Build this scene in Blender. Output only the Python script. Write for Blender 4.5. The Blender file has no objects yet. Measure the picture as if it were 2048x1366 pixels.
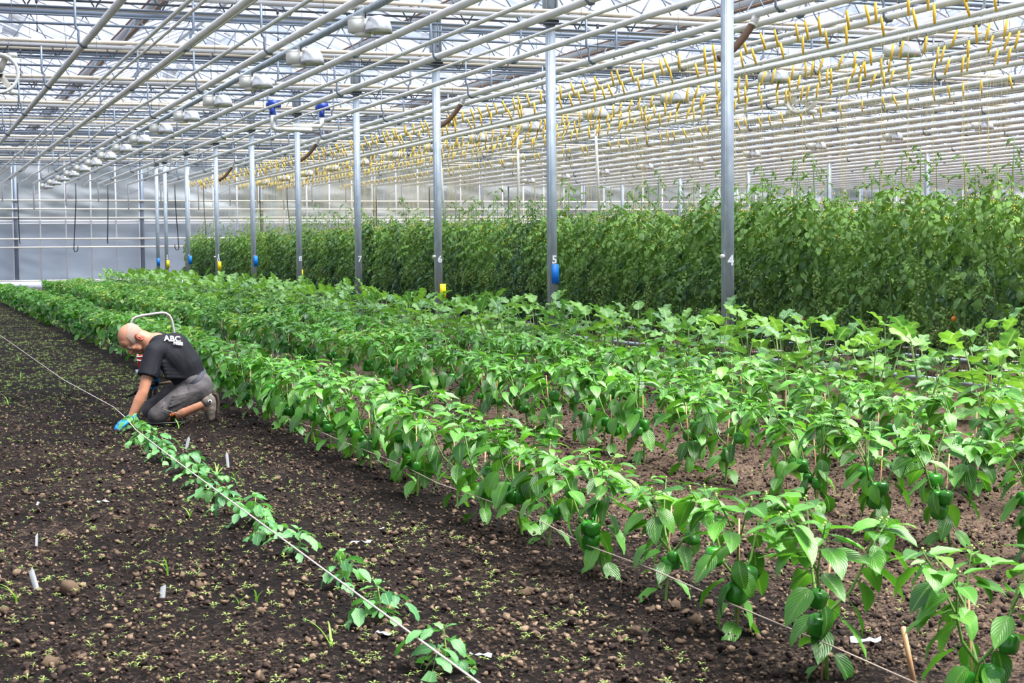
import bpy, math, random, hashlib
import numpy as np
from mathutils import Matrix, Vector, Euler, Quaternion
random.seed(7); rng = np.random.default_rng(7)
PI = math.pi
SC = bpy.context.scene
COL = SC.collection

# ------------------------------------------------------------------ camera, sky, exposure
CAM_H = 1.28
yaw, pit, rol = (math.radians(a) for a in (21.22, 3.31, -0.562))
fw = Vector((math.sin(yaw)*math.cos(pit), math.cos(yaw)*math.cos(pit), -math.sin(pit)))
rt = Vector((math.cos(yaw), -math.sin(yaw), 0)); up = rt.cross(fw)
r2 = rt*math.cos(rol)+up*math.sin(rol); u2 = -rt*math.sin(rol)+up*math.cos(rol)
cam = bpy.data.cameras.new('camera'); cam.sensor_width = 36; cam.lens = 3125*36/2048
cam.clip_start = .05; cam.clip_end = 300
cam.dof.use_dof = True; cam.dof.focus_distance = 13.0; cam.dof.aperture_fstop = 16
co = bpy.data.objects.new('camera', cam); COL.objects.link(co)
co.matrix_world = Matrix(((r2.x, u2.x, -fw.x, 0), (r2.y, u2.y, -fw.y, 0), (r2.z, u2.z, -fw.z, CAM_H), (0, 0, 0, 1)))
SC.camera = co

w = bpy.data.worlds.new('sky'); SC.world = w; w.use_nodes = True
nt = w.node_tree; bg = nt.nodes['Background']
tc = nt.nodes.new('ShaderNodeTexCoord'); no = nt.nodes.new('ShaderNodeTexNoise'); no.inputs['Scale'].default_value = 5.0
no.inputs['Detail'].default_value = 4
cr = nt.nodes.new('ShaderNodeValToRGB'); cr.color_ramp.elements[0].position = .35; cr.color_ramp.elements[1].position = .7
cr.color_ramp.elements[0].color = (.50, .60, .86, 1); cr.color_ramp.elements[1].color = (1, 1, 1, 1)
nt.links.new(tc.outputs['Generated'], no.inputs['Vector']); nt.links.new(no.outputs['Fac'], cr.inputs['Fac'])
nt.links.new(cr.outputs['Color'], bg.inputs['Color']); bg.inputs['Strength'].default_value = .64
sun = bpy.data.lights.new('sun', 'SUN'); sun.energy = 9.0; sun.angle = math.radians(50); sun.color = (1, .97, .92)
so = bpy.data.objects.new('sun', sun); COL.objects.link(so); so.location = (0, 0, 30)
so.rotation_euler = Vector((-.35, .30, -1)).to_track_quat('-Z', 'Y').to_euler()

vs = SC.view_settings; vs.view_transform = 'Standard'; vs.look = 'None'; vs.gamma = 1; vs.use_curve_mapping = False
vs.exposure = 0.80
try: SC.cycles.max_bounces = 8; SC.cycles.transparent_max_bounces = 24
except Exception: pass

# ------------------------------------------------------------------ helpers
def mat(name, col, rough=.6, metal=0, spec=.5, col2=None, scale=8, detail=4, bump=0, bscale=30, trans=0, stretch=None, coord='Object'):
    m = bpy.data.materials.new(name); m.use_nodes = True; n = m.node_tree; L = n.links
    b = n.nodes['Principled BSDF']
    b.inputs['Base Color'].default_value = (*col, 1); b.inputs['Roughness'].default_value = rough
    b.inputs['Metallic'].default_value = metal; b.inputs['Specular IOR Level'].default_value = spec
    if col2 or bump:
        t = n.nodes.new('ShaderNodeTexCoord'); src = t.outputs[coord]
        if stretch:
            mp = n.nodes.new('ShaderNodeMapping'); mp.inputs['Scale'].default_value = stretch; L.new(src, mp.inputs['Vector']); src = mp.outputs['Vector']
    if col2:
        x = n.nodes.new('ShaderNodeTexNoise'); x.inputs['Scale'].default_value = scale; x.inputs['Detail'].default_value = detail
        r = n.nodes.new('ShaderNodeValToRGB'); r.color_ramp.elements[0].position = .35; r.color_ramp.elements[1].position = .68
        r.color_ramp.elements[0].color = (*col, 1); r.color_ramp.elements[1].color = (*col2, 1)
        L.new(src, x.inputs['Vector']); L.new(x.outputs['Fac'], r.inputs['Fac']); L.new(r.outputs['Color'], b.inputs['Base Color'])
    if bump:
        x = n.nodes.new('ShaderNodeTexNoise'); x.inputs['Scale'].default_value = bscale; x.inputs['Detail'].default_value = 5
        bp = n.nodes.new('ShaderNodeBump'); bp.inputs['Strength'].default_value = bump; bp.inputs['Distance'].default_value = .02
        L.new(src, x.inputs['Vector']); L.new(x.outputs['Fac'], bp.inputs['Height']); L.new(bp.outputs['Normal'], b.inputs['Normal'])
    if trans:
        tr = n.nodes.new('ShaderNodeBsdfTranslucent'); tr.inputs['Color'].default_value = (*col, 1)
        if col2: L.new(r.outputs['Color'], tr.inputs['Color'])
        mx = n.nodes.new('ShaderNodeMixShader'); mx.inputs[0].default_value = trans
        L.new(b.outputs[0], mx.inputs[1]); L.new(tr.outputs[0], mx.inputs[2]); L.new(mx.outputs[0], n.nodes['Material Output'].inputs['Surface'])
    return m

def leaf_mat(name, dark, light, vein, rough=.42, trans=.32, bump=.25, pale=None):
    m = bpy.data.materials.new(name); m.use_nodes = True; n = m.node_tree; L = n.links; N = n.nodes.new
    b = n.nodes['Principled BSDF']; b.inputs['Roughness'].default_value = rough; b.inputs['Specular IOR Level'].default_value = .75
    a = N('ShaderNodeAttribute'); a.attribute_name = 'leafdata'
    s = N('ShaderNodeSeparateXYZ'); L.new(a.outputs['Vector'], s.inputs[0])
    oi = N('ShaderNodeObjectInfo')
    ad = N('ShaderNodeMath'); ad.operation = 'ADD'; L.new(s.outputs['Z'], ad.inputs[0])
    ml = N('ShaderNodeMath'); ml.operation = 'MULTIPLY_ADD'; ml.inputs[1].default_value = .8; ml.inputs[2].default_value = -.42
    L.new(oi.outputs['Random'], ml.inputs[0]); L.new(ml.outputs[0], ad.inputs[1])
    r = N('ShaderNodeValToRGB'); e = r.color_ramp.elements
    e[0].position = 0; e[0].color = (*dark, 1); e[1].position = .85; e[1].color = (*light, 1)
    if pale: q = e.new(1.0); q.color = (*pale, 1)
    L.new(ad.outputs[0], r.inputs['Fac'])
    # veins: midrib at u=.5 and side veins
    u = N('ShaderNodeMath'); u.operation = 'SUBTRACT'; u.inputs[1].default_value = .5; L.new(s.outputs['X'], u.inputs[0])
    au = N('ShaderNodeMath'); au.operation = 'ABSOLUTE'; L.new(u.outputs[0], au.inputs[0])
    mid = N('ShaderNodeMapRange'); mid.inputs['From Min'].default_value = .06; mid.inputs['From Max'].default_value = .02; L.new(au.outputs[0], mid.inputs['Value'])
    v = N('ShaderNodeMath'); v.operation = 'MULTIPLY_ADD'; v.inputs[1].default_value = -1.1; L.new(au.outputs[0], v.inputs[0]); L.new(s.outputs['Y'], v.inputs[2])
    sv = N('ShaderNodeMath'); sv.operation = 'MULTIPLY'; sv.inputs[1].default_value = 44; L.new(v.outputs[0], sv.inputs[0])
    sn = N('ShaderNodeMath'); sn.operation = 'SINE'; L.new(sv.outputs[0], sn.inputs[0])
    side = N('ShaderNodeMapRange'); side.inputs['From Min'].default_value = .88; side.inputs['From Max'].default_value = 1.0; side.inputs['To Max'].default_value = .22; L.new(sn.outputs[0], side.inputs['Value'])
    mxv = N('ShaderNodeMath'); mxv.operation = 'MAXIMUM'; L.new(mid.outputs[0], mxv.inputs[0]); L.new(side.outputs[0], mxv.inputs[1])
    mc = N('ShaderNodeMix'); mc.data_type = 'RGBA'; mc.inputs['B'].default_value = (*vein, 1)
    sc = N('ShaderNodeMath'); sc.operation = 'MULTIPLY'; sc.inputs[1].default_value = .6; L.new(mxv.outputs[0], sc.inputs[0])
    L.new(sc.outputs[0], mc.inputs['Factor']); L.new(r.outputs['Color'], mc.inputs['A'])
    L.new(mc.outputs['Result'], b.inputs['Base Color'])
    bp = N('ShaderNodeBump'); bp.inputs['Strength'].default_value = bump; bp.inputs['Distance'].default_value = .004; L.new(sn.outputs[0], bp.inputs['Height']); L.new(bp.outputs['Normal'], b.inputs['Normal'])
    tr = N('ShaderNodeBsdfTranslucent'); mb = N('ShaderNodeMix'); mb.data_type = 'RGBA'; mb.blend_type = 'MULTIPLY'; mb.inputs['Factor'].default_value = .8
    mb.inputs['B'].default_value = (1.0, 1.0, .35, 1); L.new(mc.outputs['Result'], mb.inputs['A'])
    gn = N('ShaderNodeMix'); gn.data_type = 'RGBA'; gn.blend_type = 'ADD'; gn.inputs['Factor'].default_value = .55
    L.new(mb.outputs['Result'], gn.inputs['A']); L.new(mb.outputs['Result'], gn.inputs['B'])
    L.new(gn.outputs['Result'], tr.inputs['Color'])
    mx = N('ShaderNodeMixShader'); mx.inputs[0].default_value = trans
    L.new(b.outputs[0], mx.inputs[1]); L.new(tr.outputs[0], mx.inputs[2]); L.new(mx.outputs[0], n.nodes['Material Output'].inputs['Surface'])
    return m

class MB:
    """collects points, quads and tris (numpy) for one mesh"""
    def __init__(s): s.V = []; s.Q = []; s.T = []; s.D = []; s.n = 0
    def add(s, V, Q=None, T=None, D=None, M=None, tint=None):
        V = np.asarray(V, float)
        if M is not None:
            A = np.array(M); V = V @ A[:3, :3].T + A[:3, 3]
        s.V.append(V)
        if Q is not None and len(Q): s.Q.append(np.asarray(Q, np.int64)+s.n)
        if T is not None and len(T): s.T.append(np.asarray(T, np.int64)+s.n)
        if D is None: D = np.zeros((len(V), 3)); D[:, 0] = .2; D[:, 2] = .5
        if tint is not None: D = D.copy(); D[:, 2] = np.clip(D[:, 2]+tint, 0, 1)
        s.D.append(D); s.n += len(V)
    def tpl(s, t, M=None, tint=None): s.add(t[0], t[1], t[2], t[3], M, tint)
    def get(s):
        return (np.concatenate(s.V), np.concatenate(s.Q) if s.Q else np.zeros((0, 4), int), np.concatenate(s.T) if s.T else np.zeros((0, 3), int), np.concatenate(s.D))
    def box(s, c, d, M=None):
        x, y, z = (k/2 for k in d)
        V = np.array([(a, b, e) for a in (-x, x) for b in (-y, y) for e in (-z, z)])+np.array(c)
        s.add(V, [(0, 1, 3, 2), (4, 6, 7, 5), (0, 4, 5, 1), (2, 3, 7, 6), (0, 2, 6, 4), (1, 5, 7, 3)], M=M)
    def tube(s, P, R, n=8, cap=True, M=None, tint=0):
        P = [Vector(p) for p in P]
        if not hasattr(R, '__len__'): R = [R]*len(P)
        V = []; a = None
        for i, p in enumerate(P):
            t = (P[min(i+1, len(P)-1)]-P[max(i-1, 0)]).normalized()
            if a is None:
                a = t.orthogonal().normalized()
            else:
                a = (a-t*a.dot(t)).normalized()
            b = t.cross(a)
            for k in range(n):
                th = 2*PI*k/n; V.append(p+(a*math.cos(th)+b*math.sin(th))*R[i])
        Q = [(i*n+k, i*n+(k+1) % n, (i+1)*n+(k+1) % n, (i+1)*n+k) for i in range(len(P)-1) for k in range(n)]
        T = []
        if cap:
            V += [P[0], P[-1]]; c0 = len(P)*n; o = (len(P)-1)*n
            T = [(c0, (k+1) % n, k) for k in range(n)]+[(c0+1, o+k, o+(k+1) % n) for k in range(n)]
        D = np.zeros((len(V), 3)); D[:, 0] = .2; D[:, 2] = .5+tint
        s.add([tuple(v) for v in V], Q, T, D, M)
    def ball(s, c, r, nu=8, nv=6, M=None, lobes=0, tint=0):
        if not hasattr(r, '__len__'): r = (r, r, r)
        V = []
        for j in range(nv+1):
            ph = PI*j/nv
            for i in range(nu):
                th = 2*PI*i/nu; k = (1+lobes*math.cos(4*th)*math.sin(ph))*(1+.16*math.sin(ph*2)**2+.06*math.cos(ph)) if lobes else 1
                V.append((c[0]+r[0]*k*math.sin(ph)*math.cos(th), c[1]+r[1]*k*math.sin(ph)*math.sin(th), c[2]+r[2]*math.cos(ph)*(1 if not lobes else 1-.18*math.exp(-(math.sin(ph)/.35)**2))))
        Q = [(j*nu+i, (j+1)*nu+i, (j+1)*nu+(i+1) % nu, j*nu+(i+1) % nu) for j in range(nv) for i in range(nu)]
        D = np.zeros((len(V), 3)); D[:, 0] = .2; D[:, 2] = .5+tint
        s.add(V, Q, None, D, M)

def make_mesh(name, V, Q, T, D=None, smooth=True):
    me = bpy.data.meshes.new(name); nq, ntr = len(Q), len(T)
    me.vertices.add(len(V)); me.vertices.foreach_set('co', np.asarray(V, np.float32).ravel())
    idx = np.concatenate([np.asarray(Q).ravel(), np.asarray(T).ravel()]).astype(np.int32)
    me.loops.add(len(idx)); me.loops.foreach_set('vertex_index', idx)
    st = np.concatenate([np.arange(nq)*4, nq*4+np.arange(ntr)*3]).astype(np.int32)
    me.polygons.add(nq+ntr); me.polygons.foreach_set('loop_start', st)
    me.polygons.foreach_set('loop_total', np.concatenate([np.full(nq, 4), np.full(ntr, 3)]).astype(np.int32))
    if smooth: me.polygons.foreach_set('use_smooth', np.ones(nq+ntr, bool))
    me.update(calc_edges=True); me.validate()
    if D is not None and len(D) == len(me.vertices):
        at = me.attributes.new('leafdata', 'FLOAT_VECTOR', 'POINT'); at.data.foreach_set('vector', np.asarray(D, np.float32).ravel())
    return me
def mesh_of(name, mb, m, smooth=True, data=False):
    V, Q, T, D = mb.get() if isinstance(mb, MB) else mb
    me = make_mesh(name, V, Q, T, D if data else None, smooth); me.materials.append(m); return me
def put(name, me, parent=None, M=None):
    o = bpy.data.objects.new(name, me); COL.objects.link(o)
    if parent: o.parent = parent
    if M is not None: o.matrix_local = M
    return o
def tag(o, label, cat, group=None, kind=None):
    if label: o['label'] = label
    if cat: o['category'] = cat
    if group: o['group'] = group
    if kind: o['kind'] = kind
    return o
def thing(name, label, cat, loc=(0, 0, 0), rz=0, group=None, kind=None):
    o = bpy.data.objects.new(name, None); COL.objects.link(o); o.location = loc; o.rotation_euler = (0, 0, rz); o.empty_display_size = .1
    return tag(o, label, cat, group, kind)
def build(name, mb, m, parent=None, smooth=True, origin=None, data=False):
    """link mb (world coordinates) as one object; stored relative to parent or origin"""
    V, Q, T, D = mb.get()
    off = Vector((0, 0, 0))
    if parent is not None:
        p = parent
        while p is not None: off += Vector(p.location); p = p.parent
        V = V-np.array(off)
    elif origin is not None: V = V-np.array(origin)
    me = make_mesh(name, V, Q, T, D if data else None, smooth); me.materials.append(m)
    o = put(name, me, parent)
    if parent is None and origin is not None: o.location = origin
    return o
KIDS = {}
def copy_tree(root, kids, loc, rz, label, group, scale=1):
    r = root.copy(); COL.objects.link(r); r.location = loc; r.rotation_euler = (0, 0, rz); r.scale = (scale,)*3; r['label'] = label
    if group: r['group'] = group
    elif 'group' in r: del r['group']
    for c in kids:
        d = c.copy(); COL.objects.link(d); d.parent = r
    return r
def nth(i):
    names = ['first', 'second', 'third', 'fourth', 'fifth', 'sixth', 'seventh', 'eighth', 'ninth', 'tenth', 'eleventh', 'twelfth']
    if i <= 12: return names[i-1]
    return str(i)+('th' if 10 <= i % 100 <= 20 else {1: 'st', 2: 'nd', 3: 'rd'}.get(i % 10, 'th'))
def text_mesh(s, size, ext=.001, off=0):
    cu = bpy.data.curves.new('t', 'FONT'); cu.body = s; cu.size = size; cu.extrude = ext; cu.offset = off; cu.align_x = 'CENTER'; cu.align_y = 'CENTER'
    cu.resolution_u = 3
    o = bpy.data.objects.new('t', cu); COL.objects.link(o)
    me = bpy.data.meshes.new_from_object(o.evaluated_get(bpy.context.evaluated_depsgraph_get()))
    bpy.data.objects.remove(o); return me
def remesh(mb, name, m, voxel, smooth=4, parent=None, origin=(0, 0, 0)):
    V, Q, T, D = mb.get(); me = make_mesh(name, V-np.array(origin), Q, T)
    o = put('tmp', me); r = o.modifiers.new('r', 'REMESH'); r.mode = 'VOXEL'; r.voxel_size = voxel; r.use_smooth_shade = True
    if smooth: sm = o.modifiers.new('s', 'SMOOTH'); sm.factor = .5; sm.iterations = smooth
    me2 = bpy.data.meshes.new_from_object(o.evaluated_get(bpy.context.evaluated_depsgraph_get()))
    bpy.data.objects.remove(o); me2.name = name; me2.materials.clear(); me2.materials.append(m)
    me2.polygons.foreach_set('use_smooth', np.ones(len(me2.polygons), bool))
    ob = put(name, me2, parent)
    if parent is None: ob.location = origin
    return ob
def capsule(mb, p0, p1, r0, r1, n=16):
    p0 = Vector(p0); p1 = Vector(p1); d = (p1-p0); L = d.length; d.normalize()
    P = []; R = []
    for k in range(5): a = PI/2*(k/5); P.append(p0-d*r0*math.cos(a)); R.append(max(r0*math.sin(a), 1e-4))
    for k in range(5): t = k/4; P.append(p0.lerp(p1, t)); R.append(r0+(r1-r0)*t)
    for k in range(1, 6): a = PI/2*(k/5); P.append(p1+d*r1*math.sin(a)); R.append(max(r1*math.cos(a), 1e-4))
    mb.tube(P, R, n)

# value noise
def hash2(i, j, s):
    i = i.astype(np.int64); j = j.astype(np.int64)
    h = (i*374761393+j*668265263+s*362437) & 0xffffffff
    h = ((h ^ (h >> 13))*1274126177) & 0xffffffff; h = h ^ (h >> 16)
    return (h & 0xffff)/65535.0
def vnoise(x, y, s=0):
    i = np.floor(x); j = np.floor(y); fx = x-i; fy = y-j; fx = fx*fx*(3-2*fx); fy = fy*fy*(3-2*fy)
    a = hash2(i, j, s); b = hash2(i+1, j, s); c = hash2(i, j+1, s); d = hash2(i+1, j+1, s)
    return (a*(1-fx)+b*fx)*(1-fy)+(c*(1-fx)+d*fx)*fy
def ground(x, y):
    x = np.asarray(x, float); y = np.asarray(y, float)
    return .035*(vnoise(x/.9, y/.9, 1)-.5)+.03*(vnoise(x/.3, y/.3, 2)-.5)
def gz(x, y): return float(ground(np.array([x]), np.array([y]))[0])

# ------------------------------------------------------------------ materials
M_pipe = mat('painted pipe', (.86, .85, .82), .35, col2=(.77, .74, .68), scale=3, spec=.5)
M_cream = mat('cream fabric roll', (.72, .62, .48), .8)
M_silver = mat('aluminium tube', (.62, .61, .60), .35, metal=.5)
M_galv = mat('galvanised steel', (.36, .42, .48), .5, metal=.25, col2=(.50, .56, .62), scale=14, detail=8, stretch=(1, 1, .4), bump=.05)
M_steel = mat('grey steel', (.20, .24, .30), .5, metal=.3)
M_dark = mat('dark steel', (.10, .11, .13), .5, metal=.3)
M_white = mat('white paint', (.82, .83, .85), .5)
M_whitebar = mat('white aluminium bar', (.80, .80, .82), .4)
M_railp = mat('ivory rail paint', (.80, .76, .66), .4)
M_yellow = mat('yellow twine', (.95, .58, .05), .7)
M_ystr = mat('pale yellow string', (.75, .62, .25), .7)
M_ycard = mat('yellow card', (.85, .72, .0), .5)
M_bcard = mat('blue card', (.0, .22, .75), .5)
M_bline = mat('dark blue print', (.0, .13, .5), .5)
M_blue = mat('blue valve paint', (.01, .05, .35), .4)
M_black = mat('black rubber', (.012, .013, .014), .5)
M_brown = mat('brown corrugated hose', (.16, .09, .055), .7)
M_lampb = mat('lamp housing', (.78, .77, .70), .4)
M_lampr = mat('lamp reflector', (.75, .76, .78), .22, metal=.6, col2=(.88, .88, .9), scale=20)
M_stem = mat('green stem', (.10, .22, .04), .5, col2=(.16, .28, .06), scale=20)
M_tstem = mat('pale green vine', (.20, .32, .06), .5)
M_estem = mat('grey green stem', (.22, .30, .12), .6)
M_fruit = mat('green pepper', (.018, .15, .012), .22, col2=(.045, .26, .022), scale=12, spec=.6)
M_gtom = mat('green tomato', (.14, .27, .05), .3, col2=(.26, .38, .10), scale=18)
M_otom = mat('orange tomato', (.75, .22, .02), .3)
M_flower = mat('yellow blossom', (.85, .62, .02), .6)
M_pflower = mat('purple blossom', (.50, .32, .50), .6)
M_wflower = mat('pale bud', (.42, .52, .14), .6)
M_stake = mat('cane', (.45, .24, .12), .6, col2=(.55, .33, .18), scale=20)
M_rope = mat('white cord', (.50, .44, .40), .8, col2=(.45, .40, .36), scale=60)
M_rope2 = mat('dull cord', (.36, .29, .24), .8)
M_grass = mat('grass blade', (.22, .50, .05), .5, trans=.3)
M_tag = mat('white plastic label', (.36, .38, .42), .4)
M_roll = mat('white plastic film', (.68, .70, .84), .3)
M_pleaf = leaf_mat('pepper leaf', (.014, .082, .010), (.115, .36, .040), (.22, .42, .10), rough=.33, pale=(.30, .43, .08), trans=.26)
M_eleaf = leaf_mat('aubergine leaf', (.05, .17, .05), (.17, .37, .05), (.38, .52, .24), rough=.45, trans=.28)
M_tleaf = leaf_mat('tomato leaf', (.014, .080, .034), (.19, .38, .055), (.12, .25, .09), rough=.38, trans=.15, bump=.6)
M_yleaf = leaf_mat('young tomato leaf', (.03, .15, .05), (.12, .35, .09), (.22, .42, .16), rough=.5, trans=.25)
M_weed = leaf_mat('weed leaf', (.16, .28, .05), (.36, .46, .12), (.4, .5, .2), rough=.6, trans=.3)

# ------------------------------------------------------------------ floor: ploughed soil
def soil_material():
    m = bpy.data.materials.new('dark crumbly soil'); m.use_nodes = True; n = m.node_tree; L = n.links; N = n.nodes.new
    b = n.nodes['Principled BSDF']; b.inputs['Roughness'].default_value = .9; b.inputs['Specular IOR Level'].default_value = .15
    g = N('ShaderNodeNewGeometry')
    def noise(scale, det, rough=.6):
        x = N('ShaderNodeTexNoise'); x.inputs['Scale'].default_value = scale; x.inputs['Detail'].default_value = det; x.inputs['Roughness'].default_value = rough
        L.new(g.outputs['Position'], x.inputs['Vector']); return x
    big = noise(1.1, 3); mid = noise(24, 5, .75); fine = noise(85, 5, .75)
    xs = N('ShaderNodeSeparateXYZ'); L.new(g.outputs['Position'], xs.inputs[0])
    # dry crumbs are paler brown than the moist soil between them; the aisle between rows is drier
    dry = N('ShaderNodeMapRange'); dry.inputs['From Min'].default_value = 2.7; dry.inputs['From Max'].default_value = 3.5; dry.inputs['To Max'].default_value = .115; L.new(xs.outputs['X'], dry.inputs['Value'])
    a1 = N('ShaderNodeMath'); a1.operation = 'MULTIPLY_ADD'; a1.inputs[1].default_value = .22; L.new(big.outputs['Fac'], a1.inputs[0]); L.new(dry.outputs[0], a1.inputs[2])
    a2 = N('ShaderNodeMath'); a2.operation = 'MULTIPLY_ADD'; a2.inputs[1].default_value = .50; L.new(mid.outputs['Fac'], a2.inputs[0]); L.new(a1.outputs[0], a2.inputs[2])
    a3 = N('ShaderNodeMath'); a3.operation = 'MULTIPLY_ADD'; a3.inputs[1].default_value = .62; L.new(fine.outputs['Fac'], a3.inputs[0]); L.new(a2.outputs[0], a3.inputs[2])
    r = N('ShaderNodeValToRGB'); e = r.color_ramp.elements
    e[0].position = .60; e[0].color = (.006, .0045, .0048, 1); e[1].position = .83; e[1].color = (.25, .172, .125, 1)
    q = e.new(.71); q.color = (.020, .013, .011, 1)
    L.new(a3.outputs[0], r.inputs['Fac']); L.new(r.outputs['Color'], b.inputs['Base Color'])
    bp = N('ShaderNodeBump'); bp.inputs['Strength'].default_value = 1; bp.inputs['Distance'].default_value = .035
    ah = N('ShaderNodeMath'); ah.operation = 'ADD'; L.new(mid.outputs['Fac'], ah.inputs[0]); L.new(fine.outputs['Fac'], ah.inputs[1])
    L.new(ah.outputs[0], bp.inputs['Height']); L.new(bp.outputs['Normal'], b.inputs['Normal'])
    return m
M_soil = soil_material()
M_clod = mat('dry clod', (.050, .035, .026), .95, col2=(.24, .170, .120), scale=40, bump=.6, bscale=60, spec=.1)
M_clodd = mat('moist clod', (.010, .0075, .008), .9, col2=(.06, .038, .030), scale=40, bump=.6, bscale=60, spec=.2)
def relief(x, y):
    h = ground(x, y)
    a = vnoise(x/.085, y/.085, 3); b = vnoise(x/.045+9, y/.04, 4); c = vnoise(x/.022, y/.022, 5)
    m = np.clip((vnoise(x/.5, y/.5, 8)-.3)*2, .25, 1)
    h = h+m*(.045*np.clip(a-.45, 0, 1)**.8+.034*np.clip(b-.4, 0, 1)**.8+.016*c)+.006*vnoise(x/.011, y/.011, 6)
    return h-.024
def polar_floor():
    rr = [3.1]
    while rr[-1] < 80: rr.append(rr[-1]+.0105*(max(rr[-1], 4.5)/4.5)**1.75)
    rr = np.array(rr); th = np.radians(np.linspace(-9, 52, 640))
    R_, T_ = np.meshgrid(rr, th, indexing='ij'); X = R_*np.sin(T_); Y = R_*np.cos(T_)
    Z = relief(X, Y); V = np.stack([X, Y, Z], -1).reshape(-1, 3)
    a, b = R_.shape; I = np.arange(a*b).reshape(a, b)
    Q = np.stack([I[:-1, :-1], I[1:, :-1], I[1:, 1:], I[:-1, 1:]], -1).reshape(-1, 4)[:, ::-1]
    n = len(V); V = np.concatenate([V, [(-12, -6, -.07), (60, -6, -.07), (60, 62, -.07), (-12, 62, -.07)]])
    Q = np.concatenate([Q, [(n, n+1, n+2, n+3)]])
    return V, Q
V, Q = polar_floor(); me = make_mesh('floor', V, Q, np.zeros((0, 3), int)); me.materials.append(M_soil)
floor = tag(put('floor', me), 'dark crumbly soil floor of the greenhouse', None, kind='structure')

# ------------------------------------------------------------------ clods
def clod_tpl(seed, sub=1):
    import bmesh
    bm = bmesh.new(); bmesh.ops.create_icosphere(bm, subdivisions=sub, radius=1); r = random.Random(seed)
    from mathutils import noise as mn
    o_ = Vector((r.uniform(0, 50), r.uniform(0, 50), 0))
    for v in bm.verts: v.co *= .55+1.0*abs(mn.noise(v.co*1.1+o_))+.45*abs(mn.noise(v.co*2.6+o_))+r.uniform(-.16, .16)*(1.7 if sub == 1 else .6)
    V = np.array([tuple(v.co) for v in bm.verts])*np.array([1, r.uniform(.6, 1), r.uniform(.5, .8)]); T = [tuple(v.index for v in f.verts) for f in bm.faces]; bm.free()
    return V, np.zeros((0, 4), int), np.array(T), None
CL = [clod_tpl(i, 2) for i in range(6)]; CS = [clod_tpl(i+20, 1) for i in range(6)]
clod_me = [mesh_of('soil_clod', (t[0], t[1], t[2], None), M_clod, False) for t in CL]
def view_pt(ymin, ymax, x0, x1):
    while True:
        y = ymin*(ymax/ymin)**random.random(); x = random.uniform(x0, x1)
        if math.radians(1.5) < math.atan2(x, y) < math.radians(41): return x, y
big = [(.55, 6.09, .075), (.64, 7.37, .05), (.75, 8.26, .05), (.39, 5.03, .06), (.92, 7.69, .04), (2.23, 4.64, .045), (2.54, 4.95, .045), (2.48, 4.69, .05), (2.38, 5.85, .03), (2.32, 6.48, .03), (2.65, 4.6, .05), (2.3, 4.45, .03)]
for _ in range(280):
    x, y = view_pt(4.0, 9.5, .2, 4.5)
    big.append((x, y, random.choice((.013, .016, .02, .024, .034))*random.uniform(.8, 1.2)))
for i, (x, y, s) in enumerate(big):
    o = put('soil_clod', clod_me[i % 6]); o.location = (x, y, gz(x, y)+s*.15); o.scale = (s*.62,)*3; o.rotation_euler = (random.uniform(-.3, .3), random.uniform(-.3, .3), random.uniform(0, 6))
    if i == 0: tag(o, 'largest pale brown clod, wedge shaped, near the left foreground', 'clod')
    else:
        sz = 'large' if s > .026 else 'medium' if s > .0175 else 'small'
        wh = 'left of the white string' if x < 1.4 else 'between white string and front peppers' if x < 2.3 else 'among the front pepper plants' if x < 3.2 else 'on the dry strip behind the front peppers'
        wh += ', close to the camera' if y < 5.6 else ', farther off' if y > 7.5 else ''
        tag(o, f'{sz} brown soil clod {wh}', 'clod', f'{sz} brown clods {wh}')
mb = MB(); mb2 = MB(); vn_ = [random.random() for _ in range(26000)]
for i in range(26000):
    x, y = view_pt(3.9, 15, 0, 6.5)
    s = random.uniform(.004, .0105)*(1+.9*(random.random() < .14)); E_ = Euler((random.uniform(-1, 1), random.uniform(-1, 1), random.uniform(0, 6))).to_matrix().to_4x4()
    (mb if vn_[i] > .47 and random.random() < .75 else mb2).tpl(CS[i % 6], Matrix.Translation((x, y, gz(x, y)+s*.5))@E_@Matrix.Scale(s, 4))
build('soil_crumbs', mb, M_clod, floor, False)['kind'] = 'stuff'
build('moist_crumbs', mb2, M_clodd, floor, False)['kind'] = 'stuff'

# ------------------------------------------------------------------ back wall
WY = 60.5
def wall_mat(name, c1, c2):
    return mat(name, c1, .55, col2=c2, scale=.5, detail=3, bump=.15, bscale=4, stretch=(1, 1, 3), trans=.35)
M_w1 = wall_mat('bluish plastic film', (.40, .47, .54), (.50, .57, .65)); M_w2 = wall_mat('grey woven screen', (.27, .31, .32), (.56, .59, .60))
wall = thing('wall_back', None, None, (0, WY, 0), kind='structure'); wall['label'] = 'far gable wall of plastic film behind white bars'
def film(z0, z1, amp, seed, m, name, sx=1.2, sz=.5):
    nx, nz = 420, 60; X = np.linspace(-8, 52, nx); Z = np.linspace(z0, z1, nz); A, B = np.meshgrid(X, Z, indexing='ij')
    w_ = amp*(vnoise(A/sx+B*.9, B/sz-A*.25, seed)+.5*vnoise(A/(sx*.4)+B*1.7, B/(sz*.4), seed+1))
    V = np.stack([A, WY+w_, B], -1).reshape(-1, 3); I = np.arange(nx*nz).reshape(nx, nz)
    Q = np.stack([I[:-1, :-1], I[1:, :-1], I[1:, 1:], I[:-1, 1:]], -1).reshape(-1, 4)
    b = MB(); b.add(V, Q); build(name, b, m, wall)
film(-.1, 2.47, .10, 11, M_w1, 'film_sheet', 1.6, .9); film(2.5, 6.6, .28, 15, M_w2, 'film_sheet', 1.4, .6)
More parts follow.
